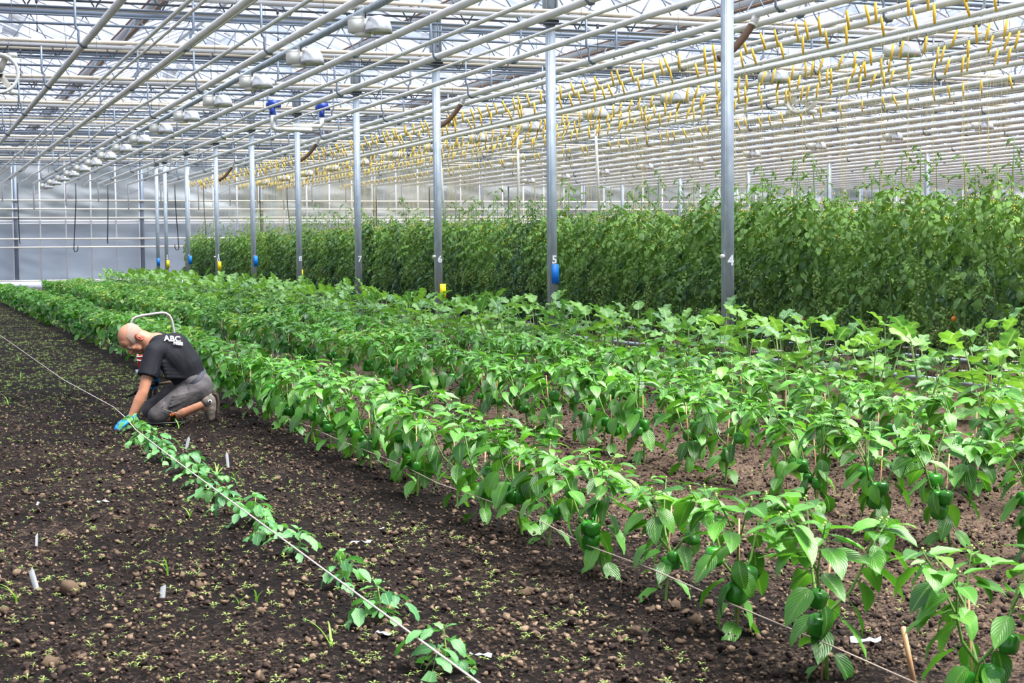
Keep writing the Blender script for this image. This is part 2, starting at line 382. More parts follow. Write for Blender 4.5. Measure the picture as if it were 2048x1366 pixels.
for k, z in enumerate((3.31, 2.99, 2.67, 1.89, 1.58, .35)):
    b = MB(); b.tube([(-8, WY-.35, z+.01), (-8+60, WY-.35, z-.01)], .032, 8); build('rail', b, M_railp, wall)
b = MB(); b.box((22, WY-.05, 2.55), (60, .06, .10)); b.box((22, WY-.08, 2.46), (60, .08, .035)); build('ledge', b, M_whitebar, wall)
bar = MB(); bar.box((0, 0, 3.0), (.05, .05, 5.4)); bme = mesh_of('mullion', bar, M_whitebar, False)
for i in range(-10, 50):
    x = 3.83+.915*i+(i//5)*0
    if i % 5 == 0: continue
    o = put('mullion', bme, wall); o.location = (x, -.22, 0)
# slack cord zigzag
b = MB(); P = []
x = -2.2; k = 0
while x < 50: P.append((x, WY-.15, 3.52 if k % 2 == 0 else 4.3)); x += 1.68; k += 1
b.tube(P, .012, 4); build('cord', b, M_steel, wall)
for i in range(0, 11):
    x = 3.88+4.56*i
    t = thing('wall_column', f'grey steel column standing against the back wall, {nth(i+1)} from its left end', 'column', (x, WY-.28, 0))
    b = MB(); b.box((x, WY-.28, 2.6), (.14, .10, 5.2)); build('shaft', b, M_steel, t, False)
    b = MB(); b.box((x-.1, WY-.30, 2.6), (.035, .04, 5.2)); build('edge_strip', b, M_whitebar, t, False)
# plastic film roll and dark pipe at the foot of the wall
b = MB(); b.tube([(-8, WY-.8, .17), (30, WY-.8, .17)], [.17, .17], 20)
tag(build('film_roll', b, M_roll, origin=(0, WY-.8, 0)), 'long white plastic film roll lying along the foot of the back wall', 'roll')
b = MB(); b.tube([(-6, WY-3.4, .05), (3.0, WY-3.4, .05)], .06, 10)
tag(build('floor_pipe', b, M_dark, origin=(0, WY-3.4, 0)), 'dark pipe lying on the soil before the white film roll', 'pipe')
# black hoses
for i, (x, z0, hook, x1) in enumerate([(3.93, 1.72, 0, 3.95), (5.97, 1.42, 1, 5.85), (7.12, 1.70, 0, 7.06), (9.58, 1.45, -1, 9.68), (10.65, 1.80, -1, 10.72), (12.79, 1.9, 0, 12.85), (13.86, 1.9, 0, 14.0), (17.42, 1.9, 0, 17.42), (19.63, 1.9, 0, 19.66), (23.0, 1.9, 0, 23.0)]):
    P = [(x, WY-1.0, 3.92), (x, WY-1.0, 3.3), ((x+x1)/2, WY-1.0, 2.4), (x1, WY-1.0, z0+.08)]
    if hook: P += [(x1+.03*hook, WY-1, z0), (x1+.10*hook, WY-1, z0), (x1+.15*hook, WY-1, z0+.1), (x1+.14*hook, WY-1, z0+.2)]
    else: P += [(x1+.02, WY-1, z0)]
    b = MB(); b.tube(P, .018, 6)
    tag(build('hanging_hose', b, M_black, origin=(x, WY-1, 3.8)), f'black hose hanging before the back wall, {nth(i+1)} from the left'+(', end curled' if hook else ''), 'hose', 'black hoses hanging before the back wall')

NW = {4: 'four', 5: 'five', 6: 'six', 7: 'seven', 8: 'eight', 9: 'nine', 10: 'ten', 11: 'eleven', 12: 'twelve'}
# ------------------------------------------------------------------ numbered columns
CX = 8.47
cols = [(n, 15.22+5.01*(n-4)) for n in range(4, 12)]+[(12, 54.7)]
cardz = {5: ('b', .955, .03), 6: ('y', .60, .075), 8: ('y', .77, .07), 9: ('b', 1.09, .05), 10: ('y', .93, .05), 11: ('b', 1.10, .07), 12: ('y', .95, .04)}
def column(x, y, label, num=None, socket=False, group=None):
    t = thing('steel_column', label, 'column', (x, y, 0), group=group)
    b = MB(); b.box((x, y, 2.2), (.118, .08, 4.46)); b.box((x-.048, y-.041, 2.2), (.014, .004, 4.44)); build('shaft', b, M_galv, t, False)
    b = MB(); b.box((x, y, 4.455), (.20, .17, .03)); b.box((x, y, 4.425), (.17, .12, .03)); build('flange', b, M_dark, t, False)
    b = MB(); b.box((x, y, 4.98), (.15, .09, 1.02)); b.box((x-.08, y, 4.98), (.02, .13, 1.02)); b.box((x+.08, y, 4.98), (.02, .13, 1.02)); build('upper_post', b, M_galv, t, False)
    if num:
        s = str(num); n_ = len(s)
        for k, ch in enumerate(s):
            me = text_mesh(ch, .155, .0008, .0045); me.materials.append(M_white)
            put('painted_digit', me, t, Matrix.Translation((.018, -.0415, 1.15+(.045 if n_ == 2 else .0)-.11*k+.02*(num > 8)))@Matrix.Rotation(PI/2, 4, 'X'))
    if socket:
        b = MB(); b.tube([(x-.06, y-.01, 1.20), (x-.10, y-.05, 1.20)], .025, 10); build('pipe_socket', b, M_railp, t)
    return t
for n, y in cols:
    column(CX, y, f'galvanised steel column painted with a white number {n}'+(', nearest and thickest' if n == 4 else ''), n, n in (4, 6, 10), 'numbered steel columns')
    if n in cardz:
        c, z, dx = cardz[n]
        t = thing('sticky_card', f"{'blue' if c == 'b' else 'yellow'} sticky insect card hanging on column number {NW[n]}", 'sticky card', (CX+dx*.8, y-.055, z), group='sticky cards on the columns')
        wd = .03 if n == 8 else .108
        b = MB(); b.box((CX+dx*.8, y-.055, z), (wd, .003, .27)); build('card', b, M_ycard if c == 'y' else M_bcard, t, False)
        b = MB(); b.tube([(CX+dx*.8, y-.055, z+.13), (CX+dx*.4, y-.045, z+.16)], .002, 4); build('hanging_wire', b, M_dark, t)
        if c == 'b' and n == 5:
            b = MB()
            for i in range(-4, 5): b.box((CX+dx*.8+i*.012, y-.0570, z), (.001, .001, .265))
            for i in range(-10, 11): b.box((CX+dx*.8, y-.0570, z+i*.0125), (.106, .001, .001))
            build('printed_grid', b, M_bline, t, False)
column(8.42, 56.3, 'galvanised steel column without a number, behind column number 12', None, False, 'steel columns')
t = thing('sticky_card', 'blue sticky insect card on the unnumbered column behind column 12', 'sticky card', (8.42, 56.24, 1.02), group='sticky cards on the columns')
b = MB(); b.box((8.42, 56.24, 1.02), (.11, .003, .27)); build('card', b, M_bcard, t, False)
for i, y in enumerate((31.9, 36.9, 41.9, 46.9, 51.9, 56.9)):
    column(26.9, y, f'far galvanised steel column beyond the tomato rows, {nth(i+1)} from the near end', None, False, 'columns beyond the tomato rows')

# ------------------------------------------------------------------ cross trusses with screen tubes
TX0, TX1 = -7, 50
br = MB(); br.tube([(0, 0, 5.0), (.40, 0, 4.37)], .011, 5); br_a = mesh_of('brace', br, M_steel)
br = MB(); br.tube([(0, 0, 5.0), (-.40, 0, 4.37)], .011, 5); br_b = mesh_of('brace', br, M_steel)
hg = MB(); hg.box((0, 0, 4.40), (.03, .02, .07)); hg.tube([(0, 0, 4.4), (0, 0, 4.05)], .006, 4); hg.box((0, 0, 4.05), (.02, .02, .05)); hg_me = mesh_of('drop_rod', hg, M_dark)
for n in range(4, 13):
    y = 15.22+5.01*(n-4)
    t = thing('roof_truss', f'cross truss with silver and cream screen tubes, {nth(n-3)} counting from the camera', 'truss', (CX, y, 4.46), group='cross trusses over the columns')
    b = MB(); b.tube([(TX0, y-.12, 4.505), (TX1, y-.12, 4.505)], .040, 10); build('silver_tube', b, M_silver, t)
    b = MB()
    P = [(TX0+i*.5, y-.13, 4.575+.006*math.sin(i*1.3+n)) for i in range(int((TX1-TX0)/.5)+1)]
    b.tube(P, [.026+.007*abs(math.sin(i*.9+n*2)) for i in range(len(P))], 6); build('screen_roll', b, M_cream, t)
    b = MB(); b.tube([(TX0, y, 4.35), (TX1, y, 4.35)], .018, 6); build('bottom_chord', b, M_steel, t)
    b = MB(); b.box(((TX0+TX1)/2, y-.09, 4.42), (TX1-TX0, .03, .025)); build('cable_rail', b, M_dark, t, False)
    b = MB(); b.box(((TX0+TX1)/2, y, 5.03), (TX1-TX0, .07, .07)); build('top_chord', b, M_steel, t, False)
    b = MB(); b.tube([(TX0, y-.02, 5.10), (TX1, y-.02, 5.10)], .032, 6); build('upper_screen_roll', b, M_cream, t)
    x = CX-.82*18; i = 0
    while x < min(TX1, 12+y*.75):
        for me in (br_a, br_b): o = put('brace', me, t); o.location = (x-CX, 0, -4.46)
        x += .82; i += 1
        if i % 3 == 1:
            o = put('drop_rod', hg_me, t); o.location = (x-CX+.3*math.sin(i*5+n), -.12, -4.46)
    # thin wires above the tubes
    b = MB(); b.tube([(TX0, y+2.5, 4.62), (TX1, y+2.5, 4.62)], .014, 5); b.tube([(TX0, y+2.5, 4.50), (TX1, y+2.5, 4.50)], .02, 5); build('tie_rod', b, M_steel, t)

# ------------------------------------------------------------------ glass roof
def glass_mat():
    m = bpy.data.materials.new('greenhouse glass'); m.use_nodes = True; n = m.node_tree; L = n.links; N = n.nodes.new
    n.nodes.remove(n.nodes['Principled BSDF'])
    tr = N('ShaderNodeBsdfTransparent'); tr.inputs['Color'].default_value = (.90, .93, .98, 1)
    gl = N('ShaderNodeBsdfGlossy'); gl.inputs['Roughness'].default_value = .08
    ds = N('ShaderNodeBsdfTranslucent'); ds.inputs['Color'].default_value = (.50, .52, .56, 1)
    fr = N('ShaderNodeFresnel'); fr.inputs['IOR'].default_value = 1.45
    m1 = N('ShaderNodeMixShader'); m1.inputs[0].default_value = .04; L.new(tr.outputs[0], m1.inputs[1]); L.new(gl.outputs[0], m1.inputs[2])
    x = N('ShaderNodeTexNoise'); x.inputs['Scale'].default_value = 1.3; x.inputs['Detail'].default_value = 5; g = N('ShaderNodeNewGeometry'); L.new(g.outputs['Position'], x.inputs['Vector'])
    r = N('ShaderNodeMapRange'); r.inputs['From Min'].default_value = .35; r.inputs['From Max'].default_value = .7; r.inputs['To Min'].default_value = .03; r.inputs['To Max'].default_value = .34; L.new(x.outputs['Fac'], r.inputs['Value'])
    m2 = N('ShaderNodeMixShader'); L.new(r.outputs[0], m2.inputs[0]); L.new(m1.outputs[0], m2.inputs[1]); L.new(ds.outputs[0], m2.inputs[2])
    L.new(m2.outputs[0], n.nodes['Material Output'].inputs['Surface']); return m
M_glass = glass_mat()
M_gbar = mat('glazing bar', (.74, .76, .86), .5); M_gutter = mat('gutter aluminium', (.55, .56, .62), .5); M_seal = mat('gutter edge', (.22, .15, .12), .7)
W = 4.56; GZ = 5.35; RZ = 6.30
roof = thing('ceiling', None, None, (0, 0, GZ), kind='structure'); roof['label'] = 'glass roof of repeated pitched spans'
YP0, YP1, PW = 10, 60.5, 1.122
NP = int((YP1-YP0)/PW)
sl = math.hypot(W/2, RZ-GZ); ang = math.atan2(RZ-GZ, W/2)
pm = MB(); pm.box((sl/2, PW/2, 0), (sl-.05, PW-.04, .004)); pane_me = mesh_of('pane', pm, M_glass, False)
gm = MB(); gm.box((sl/2, 0, .01), (sl, .045, .045)); gbar_me = mesh_of('glazing_bar', gm, M_gbar, False)
cells = []
for s in range(-4, 9):
    x0 = CX+W*s
    for side in (0, 1):
        M0 = Matrix.Translation((x0, 0, 0))@Matrix.Rotation(-ang, 4, 'Y') if side == 0 else Matrix.Translation((x0+W, 0, 0))@Matrix.Rotation(PI, 4, 'Z')@Matrix.Rotation(-ang, 4, 'Y')
        for j in range(NP):
            y = YP0+j*PW; cx = x0+W*(.25+.5*side)
            z = cx*math.sin(yaw)+y*math.cos(yaw); lat = cx*math.cos(yaw)-y*math.sin(yaw)
            vis = 3125*4.5/z < 560 and abs(lat/z) < .36
            cells.append((not vis, z, M0, y if side == 0 else y+PW, side))
cells.sort(key=lambda c: (c[0], c[1]))
pv = pane_me; rest = MB(); restb = MB(); pdat = pm.get(); gdat = gm.get()
for k, (inv, z, M0, y, side) in enumerate(cells):
    Mt = Matrix.Translation((0, y, 0))@M0
    if k < 290:
        put('pane', pane_me, roof, Mt); put('glazing_bar', gbar_me, roof, Mt)
    else: rest.add(pdat[0], pdat[1], M=Mt); restb.add(gdat[0], gdat[1], M=Mt)
for nm, r_, m_ in (('panes_beyond', rest, M_glass), ('glazing_bars_beyond', restb, M_gbar)):
    o = put(nm, mesh_of(nm, r_, m_, False), roof); o['kind'] = 'stuff'
for s in range(-4, 10):
    x0 = CX+W*s
    b = MB(); b.box((x0, 35.2, GZ-.04), (.20, 50.6, .12)); g_ = build('gutter', b, M_gutter, roof, False)
    b = MB(); b.box((x0-.11, 35.2, GZ), (.02, 50.6, .03)); b.box((x0+.11, 35.2, GZ), (.02, 50.6, .03)); b.box((x0, 35.2, GZ-.13), (.05, 50.6, .05)); o = build('gutter_edge', b, M_seal, roof, False)
    b = MB(); b.box((x0+W/2, 35.2, RZ+.02), (.08, 50.6, .07)); build('ridge', b, M_gbar, roof, False)
# opened roof vents: framed panes hinged at the ridge
vt = MB(); vt.box((0, 0, 0), (.9, 2.2, .004)); vtf = MB()
for c, d in (((0, 1.1, 0), (.9, .05, .05)), ((0, -1.1, 0), (.9, .05, .05)), ((.45, 0, 0), (.05, 2.2, .05)), ((-.45, 0, 0), (.05, 2.2, .05)), ((.3, 1.12, -.12), (.35, .02, .25)), ((.3, -1.12, -.12), (.35, .02, .25))): vtf.box(c, d)
vg = mesh_of('vent_pane', vt, M_glass, False); vf = mesh_of('vent_frame', vtf, mat('vent netting frame', (.50, .46, .42), .7), False)
k = 0
for s in range(-3, 6):
    for y in (27, 33.5, 40, 46.5, 53):
        k += 1
        x0 = CX+W*s+W/2+.42; z = x0*math.sin(yaw)+y*math.cos(yaw)
        v = thing('roof_vent', None, None, (0, 0, 0)); v.parent = roof
        v.matrix_local = Matrix.Translation((x0, y+s % 3, RZ-GZ+.05))@Matrix.Rotation(math.radians(14), 4, 'Y')
        put('vent_pane', vg, v); put('vent_frame', vf, v)

# ------------------------------------------------------------------ overhead heating pipes along the rows
def hook_tpl(flip):
    b = MB(); s = flip
    b.tube([(.11*s, 0, .58), (.11*s, 0, .22), (.10*s, 0, .18), (.02*s+.05*s, 0, .15), (.075*s, 0, .08), (.07*s, 0, .0), (.03*s, 0, -.045), (-.03*s, 0, -.045)], .017, 6)
    b.tube([(0, -.05, -.042), (0, .05, -.042)], .022, 6); return b
hk = [mesh_of('pipe_hanger', hook_tpl(s), M_steel) for s in (1, -1)]
pipes = [(2.17, .045, 3.9, 15, 'thick'), (2.87, .026, 3.93, 15, 'thin'), (2.95, .018, 3.87, 15, 'thin'), (3.40, .042, 3.9, 15, 'thick'), (3.53, .026, 3.95, 15, 'thin'), (4.0, .024, 3.9, 15, 'thin'), (4.49, .045, 3.9, 15, 'thick'),
         (5.62, .045, 3.9, 15, 'thick'), (6.28, .026, 3.92, 15, 'thin'), (6.78, .045, 3.9, 15, 'thick'), (7.25, .020, 3.90, 15, 'thin'), (7.86, .036, 3.9, 12, 'thick'), (9.06, .045, 3.93, 12, 'thick'), (9.30, .040, 3.88, 12, 'thick'),
         (10.26, .026, 3.92, 12, 'thin'), (10.46, .042, 3.88, 12, 'thick'), (11.45, .032, 3.92, 13, 'thin'), (11.66, .042, 3.88, 13, 'thick'), (12.7, .045, 3.9, 13, 'thick'), (13.50, .026, 3.92, 14, 'thin'), (13.73, .045, 3.88, 14, 'thick'), (14.5, .026, 3.93, 14, 'thin'), (14.85, .045, 3.88, 15, 'thick')]
x = 16.2; i = 0
while x < 49:
    pipes.append((x, .045, 3.9, 14, 'thick'))
    pipes.append((x+.5, .028, 3.93, 14, 'thin'))
    if i % 2: pipes.append((x+.22, .022, 3.96, 14, 'thin'))
    x += 1.14; i += 1
ci = {'thick': 0, 'thin': 0}; kinks = {3.53: .045, 4.0: .03, 2.87: .015, 7.25: .04, 6.28: .02}
for x, r, z, y0, kind in [(a_, b_, c_, d_-5, e_) for a_, b_, c_, d_, e_ in pipes]:
    ci[kind] += 1
    t = thing('heating_pipe', f"{kind} white overhead heating pipe, {nth(ci[kind])} {kind} one from the left", 'pipe', (x, y0, z), group=f'{kind} overhead heating pipes')
    yend = WY-1.0; b = MB()
    if x in kinks:
        P = []; y = y0; k = 0
        while y < yend: P.append((x+kinks[x]*(k % 2)*(y > 28), y, z+.025*((k+1) % 2)*(y > 28))); y += 2.4; k += 1
        P.append((x-.25 if x == 7.25 else x, yend, z-.05))
    else: P = [(x, y0, z), (x, yend, z)]
    b.tube(P, r, 10 if x < 16 else 8); build('pipe', b, M_pipe, t)
    if kind == 'thick':
        b = MB(); b.tube([(x, yend, z), (x, yend+.03, z-.05), (x, yend+.03, 2.95+.15*((ci[kind]*7) % 3))], .028, 8); build('drop_pipe', b, M_whitebar, t)
        if x < 30:
            for n in range(4, 14):
                yy = 15.22+5.01*(n-4)-.15
                if yy < y0+.5 or yy > 58: continue
                o = put('pipe_hanger', hk[ci[kind] % 2], t); o.location = (0, yy-y0, 0)
            for yy in np.arange(y0+3, 58, 6.0):
                b = MB(); b.tube([(x, yy, z), (x, yy+.05, z)], r*1.08, 10); build('pipe_sleeve', b, M_pipe, t)
# brown corrugated hoses teed into the pipe by the columns
for i, (yy, n) in enumerate(((15.6, 4), (25.5, 6), (35.6, 8), (45.6, 10))):
    t = thing('hose_branch', f'brown corrugated hose branching from the pipe beside column number {NW[n]}', 'hose', (9.06, yy, 3.9), group='brown hoses by the columns')
    b = MB(); b.tube([(9.06, yy, 3.9), (9.0, yy, 3.8)], .045, 10); b.tube([(9.01, yy, 3.81), (9.0, yy, 3.79)], .052, 10); build('tee_fitting', b, M_pipe, t)
    b = MB(); P = [Vector((9.0, yy, 3.8)).lerp(Vector((8.62, yy+.1, 3.42)), q/24)+Vector((0, 0, -.06*math.sin(q/24*PI))) for q in range(25)]
    b.tube(P, [.040+.004*(q % 2) for q in range(25)], 10); build('corrugated_hose', b, M_brown, t)

# ------------------------------------------------------------------ lamps on their rails
def lamp_parts():
    body = MB(); K_ = Matrix.Translation((-.035, .10, 0))@Matrix.Rotation(-.55, 4, 'Z'); body.box((-.06, 0, .02), (.20, .15, .15), K_); body.box((-.07, 0, .11), (.17, .11, .05), K_); body.box((.0, 0, -.075), (.16, .12, .05), K_)
    ref = MB(); nu = 20; V = []; prof = [(.06, .13), (.115, .11), (.15, .06), (.165, 0), (.175, -.07), (.168, -.07), (.155, .0), (.14, .05), (.10, .10), (.04, .115)]
    for (r, z) in prof:
        for k in range(nu): a = 2*PI*k/nu; q = r*(1+.02*(k % 2)); V.append((.13+q*.95*math.cos(a), q*.85*math.sin(a), z))
    Q = [(i*nu+k, i*nu+(k+1) % nu, (i+1)*nu+(k+1) % nu, (i+1)*nu+k) for i in range(len(prof)-1) for k in range(nu)]
    ref.add(V, Q); ref.tube([(.13, 0, .10), (.13, 0, .13)], .06, nu)
    st = MB(); st.box((-.02, 0, .17), (.015, .03, .14))
    bulb = MB(); bulb.ball((.12, 0, -.0), (.09, .03, .03)); return body, ref, st, bulb
LB = [mesh_of(n_, m_, t_) for n_, m_, t_ in zip(('ballast_box', 'reflector', 'bracket', 'bulb'), lamp_parts(), (M_lampb, M_lampr, M_dark, M_white))]
def lamp_line(x, ys, zr, zl, side, sc=1.0):
    t = thing('lamp_rail', f'grey steel box rail carrying the {side} line of grow lamps', 'rail', (x, 12, zr))
    b = MB(); b.box((x, (12+58)/2, zr), (.05, 46, .07)); build('rail', b, M_galv, t, False)
    for i, y in enumerate(ys):
        l = thing('grow_lamp', f'dome grow lamp hanging from the {side} lamp rail, {nth(i+1)} from the camera', 'lamp', (x, y, zl), group=f'grow lamps on the {side} rail')
        l.rotation_euler = (0, 0, math.radians(-6)); l.scale = (sc,)*3
        for n_, me in zip(('ballast_box', 'reflector', 'bracket', 'bulb'), LB): put(n_, me, l)
lamp_line(4.63, [16.05+2.87*i for i in range(15)], 3.83, 3.655, 'left', .9)
lamp_line(12.06, [13.9+3.2*i for i in range(14)], 3.99, 3.80, 'right', .9)
lamp_line(21.2, [24+3.2*i for i in range(10)], 3.99, 3.80, 'far right', .9)
for k, x in enumerate((30.3, 39.4)):
    b = MB(); b.box((x, 44, 3.99), (.06, 30, .08)); tag(build('lamp_rail', b, M_steel, origin=(x, 44, 3.99)), ['grey steel rail far right beyond the lamps', 'grey steel rail at the furthest right, deep in the pipes'][k], 'rail')

# ------------------------------------------------------------------ circulation fans
def fan(loc, rz, label):
    t = thing('circulation_fan', label, 'fan', loc, rz)
    b = MB(); n = 36; V = []
    for (r, y) in ((.25, -.10), (.28, -.12), (.30, -.10), (.27, .0), (.27, .13), (.245, .13), (.245, -.0)):
        for k in range(n): a = 2*PI*k/n; V.append((r*math.cos(a), y, r*math.sin(a)))
    Q = [(i*n+k, i*n+(k+1) % n, ((i+1) % 7)*n+(k+1) % n, ((i+1) % 7)*n+k) for i in range(7) for k in range(n)]
    b.add(V, Q); put('shroud', mesh_of('shroud', b, M_lampb), t)
    b = MB()
    for s in (-1, 1):
        b.box((.2*s, -.02, .27), (.12, .16, .06)); b.box((.2*s, -.02, -.27), (.12, .16, .06))
    put('mounting_plate', mesh_of('mounting_plate', b, M_lampb, False), t)
    b = MB(); b.tube([(0, -.06, 0), (0, .10, 0)], .055, 14); put('motor', mesh_of('motor', b, M_black), t)
    for k in range(3):
        b = MB(); a = 2*PI*k/3+.4; b.box((0, 0, .15), (.09, .012, .20), Matrix.Rotation(a, 4, 'Y')@Matrix.Rotation(.5, 4, 'Z')); put('blade', mesh_of('blade', b, M_railp), t)
    b = MB()
    for k in range(3): a = 2*PI*k/3; b.tube([(0, -.08, 0), (.26*math.cos(a), -.08, .26*math.sin(a))], .008, 5)
    put('guard_strut', mesh_of('guard_strut', b, M_lampb), t)
    b = MB(); b.tube([(0, 0, .28), (0, 0, .55)], .012, 6); put('hanger', mesh_of('hanger', b, M_steel), t)
fan((1.37, 24.0, 3.92), math.radians(-8), 'white circulation fan with round shroud at the upper left edge')
fan((14.9, 24.1, 3.95), math.radians(-50), 'white circulation fan hanging among the yellow hooks at right')

# ------------------------------------------------------------------ blue valves with their piping, and drop pipes
for i, (x, y, z) in enumerate(((6.75, 30.0, 4.12), (7.75, 30.1, 4.10))):
    t = thing('blue_valve', f"blue motor valve on white piping, {'left' if i == 0 else 'right'} one of the pair before column 7", 'valve', (x, y, z), group='blue valves')
    b = MB(); b.box((x, y, z+.05), (.20, .13, .13)); b.tube([(x-.02, y, z), (x-.02, y, z-.16)], .055, 10); b.tube([(x-.14, y, z+.02), (x+.14, y, z+.02)], .05, 10); build('valve_body', b, M_blue, t)
    b = MB(); b.tube([(x-.02, y, z-.15), (x-.02, y, z-.40), (x+.03, y, z-.44), (x+.75, y, z-.44)] if i == 0 else [(x-.02, y, z-.15), (x-.02, y, z-.3), (x-.07, y, z-.34), (x-.6, y, z-.34)], .045, 10); build('valve_pipe', b, M_pipe, t)
for i, (P, lb) in enumerate([([(11.55, 34.3, 3.95), (11.7, 34.3, 1.6)], 'beside column 6'), ([(14.2, 31.4, 3.95), (14.3, 31.4, 1.8)], 'right of column 5'), ([(13.2, 33.5, 3.9), (13.2, 33.5, 1.8)], 'left of column 5')]):
    b = MB(); b.tube(P, .032, 8); tag(build('drop_pipe', b, M_white, origin=P[0]), f'white vertical plastic pipe dropping into the tomatoes {lb}', 'pipe', 'white pipes dropping into the tomatoes')

# ------------------------------------------------------------------ yellow twine hooks and their strings
def twine(tilt):
    h = MB(); L = .215; dx = math.sin(tilt)*L; dz = math.cos(tilt)*L
    h.tube([(0, 0, 0), (dx*.5, 0, -dz*.5), (dx, 0, -dz)], [.013, .017, .012], 6)
    k = MB(); k.tube([(0, 0, 0), (-.01, 0, .03), (.005, 0, .045), (.018, 0, .03)], .003, 4)
    s = MB(); s.tube([(dx, 0, -dz), (dx+.04, 0, -dz-.02), (dx*.6, 0, -dz-.15), (.0, 0, -1.75)], .0016, 3, cap=False)
    return mesh_of('twine_spool', h, M_yellow), mesh_of('wire_hook', k, M_dark), mesh_of('string', s, M_ystr)
TWL = [twine(a) for a in (.30, .38, .22, .05)]; TWR = [twine(a) for a in (-.32, -.25, -.18, -.38, .05)]
hooks = []
for li, (x, z, y0, sp, T_, nm) in enumerate([(9.55, 3.84, 11.5, .40, TWL, 'first'), (10.05, 3.80, 12.2, .50, TWL, 'second'), (11.5, 3.80, 13.5, .36, TWR, 'third'), (12.25, 3.80, 14.5, .34, TWR, 'fourth'), (12.9, 3.75, 15.3, .34, TWR, 'fifth'), (15.25, 3.80, 18, .50, TWL, 'sixth')]):
    b = MB(); b.tube([(x, y0-1, z+.04), (x, 58, z+.04)], .004, 4); tag(build('crop_wire', b, M_steel, origin=(x, y0, z)), f'thin crop wire carrying the {nm} line of yellow hooks', 'wire')
    y = y0
    while y < 57:
        hooks.append((x+random.uniform(-.03, .03), y+random.uniform(-.15, .15), z, T_, nm)); y += sp*random.uniform(.7, 1.3)
hooks.sort(key=lambda h: h[1]+.4*h[0])
far_s = MB(); far_l = MB(); hn = {}
for i, (x, y, z, T_, nm) in enumerate(hooks):
    sp, kk, st = random.choice(T_)
    if i < 300:
        hn[nm] = hn.get(nm, 0)+1; t = thing('twine_hook', f'yellow twine-wound hook in the {nm} line under the white pipes, {nth(hn[nm])} from the camera', 'hook', (x, y, z), group=f'yellow hooks in the {nm} line'); t.rotation_euler = (0, 0, random.uniform(-.6, .6))
        put('twine_spool', sp, t); put('wire_hook', kk, t); put('string', st, t)
    else:
        a = (.3 if T_ is TWL else -.3)+random.uniform(-.1, .1); L_ = .2
        far_s.tube([(x, y, z), (x+math.sin(a)*L_, y, z-math.cos(a)*L_)], .014, 5); far_l.tube([(x+math.sin(a)*L_, y, z-L_), (x, y, 2.0)], .0018, 3, cap=False)
o = build('far_twine_hooks', far_s, M_yellow, origin=(12, 45, 3.8)); tag(o, 'mass of small yellow hooks far off beneath the pipes', 'hooks', kind='stuff')
build('string', far_l, M_ystr, o)
b = MB()
for i in range(700):
    x = random.choice((9.6, 10.0, 11.4, 11.8, 12.9, 13.2, 14.6, 15.2, 16.3, 17)); y = x/.8+(58-x/.8)*random.random(); b.tube([(x+random.uniform(-.1, .1), y, 3.85), (x, y, 1.7)], .0016, 3, cap=False)
tag(build('crop_strings', b, M_ystr, origin=(12, 35, 3.8)), 'hundreds of thin yellow strings hanging down to the tomato plants', 'strings', kind='stuff')
b = MB()
for i in range(420):
    x = random.uniform(0, 30); y = random.uniform(18, 58); z = random.choice((3.9, 3.95, 4.3)); l = random.uniform(.4, 1.1)
    b.tube([(x, y, z), (x+random.uniform(-.05, .05), y, z+l)], .004, 3, cap=False)
tag(build('suspension_wires', b, M_steel, origin=(15, 35, 5)), 'thin dark wires holding the overhead pipes under the roof', 'wires', kind='stuff')

# ------------------------------------------------------------------ leaf templates
def leaf_tpl(L, W, bend, fold, nl=6, nw=4, shape='pepper', pet=.03, pr=.0016, curl=0, seed=0, twist=0):
    r = random.Random(seed); mb = MB(); V = []; D = []
    p = Vector((0, 0, 0)); a = 0; pts = []
    if pet:
        P = [Vector((0, pet*k/2, .10*pet*math.sin(k/2*PI))) for k in range(3)]
        mb.tube(P, [pr*1.2, pr, pr], 3, cap=False)
    p = Vector((0, pet, 0))
    for i in range(nl+1):
        t = i/nl
        if shape == 'pepper': w = (t+.02)**.55*(1-t)**.98*2.62
        elif shape == 'egg': w = (t+.05)**.5*(1-t)**.6*2.1*(1+.16*math.sin(t*PI*7))
        else: w = (t+.06)**.55*(1-t)**.7*2.3*(1+.10*math.sin(t*PI*6))
        if i == nl: w = .02
        for j in range(nw+1):
            o = j/nw*2-1
            wav = curl*math.sin(t*PI*5+(o > 0)*1.7+seed)*abs(o)
            x = o*w*W/2; z = fold*abs(x)+wav*W*.5
            c, s_ = math.cos(a), math.sin(a)
            V.append((x*math.cos(twist*t)-0*z, p.y+s_*z*1.0, p.z+z*c+x*math.sin(twist*t))); D.append((j/nw, t, .5))
        st = L/nl; p = p+Vector((0, math.cos(a)*st, -math.sin(a)*st)); a += bend/nl
    Q = [(i*(nw+1)+j, i*(nw+1)+j+1, (i+1)*(nw+1)+j+1, (i+1)*(nw+1)+j) for i in range(nl) for j in range(nw)]
    mb.add(V, Q, None, np.array(D)); return mb.get()
def pose(loc, az, pitch, sc=1, roll=0):
    return Matrix.Translation(loc)@Matrix.Rotation(az, 4, 'Z')@Matrix.Rotation(pitch, 4, 'X')@Matrix.Rotation(roll, 4, 'Y')@Matrix.Scale(sc, 4)

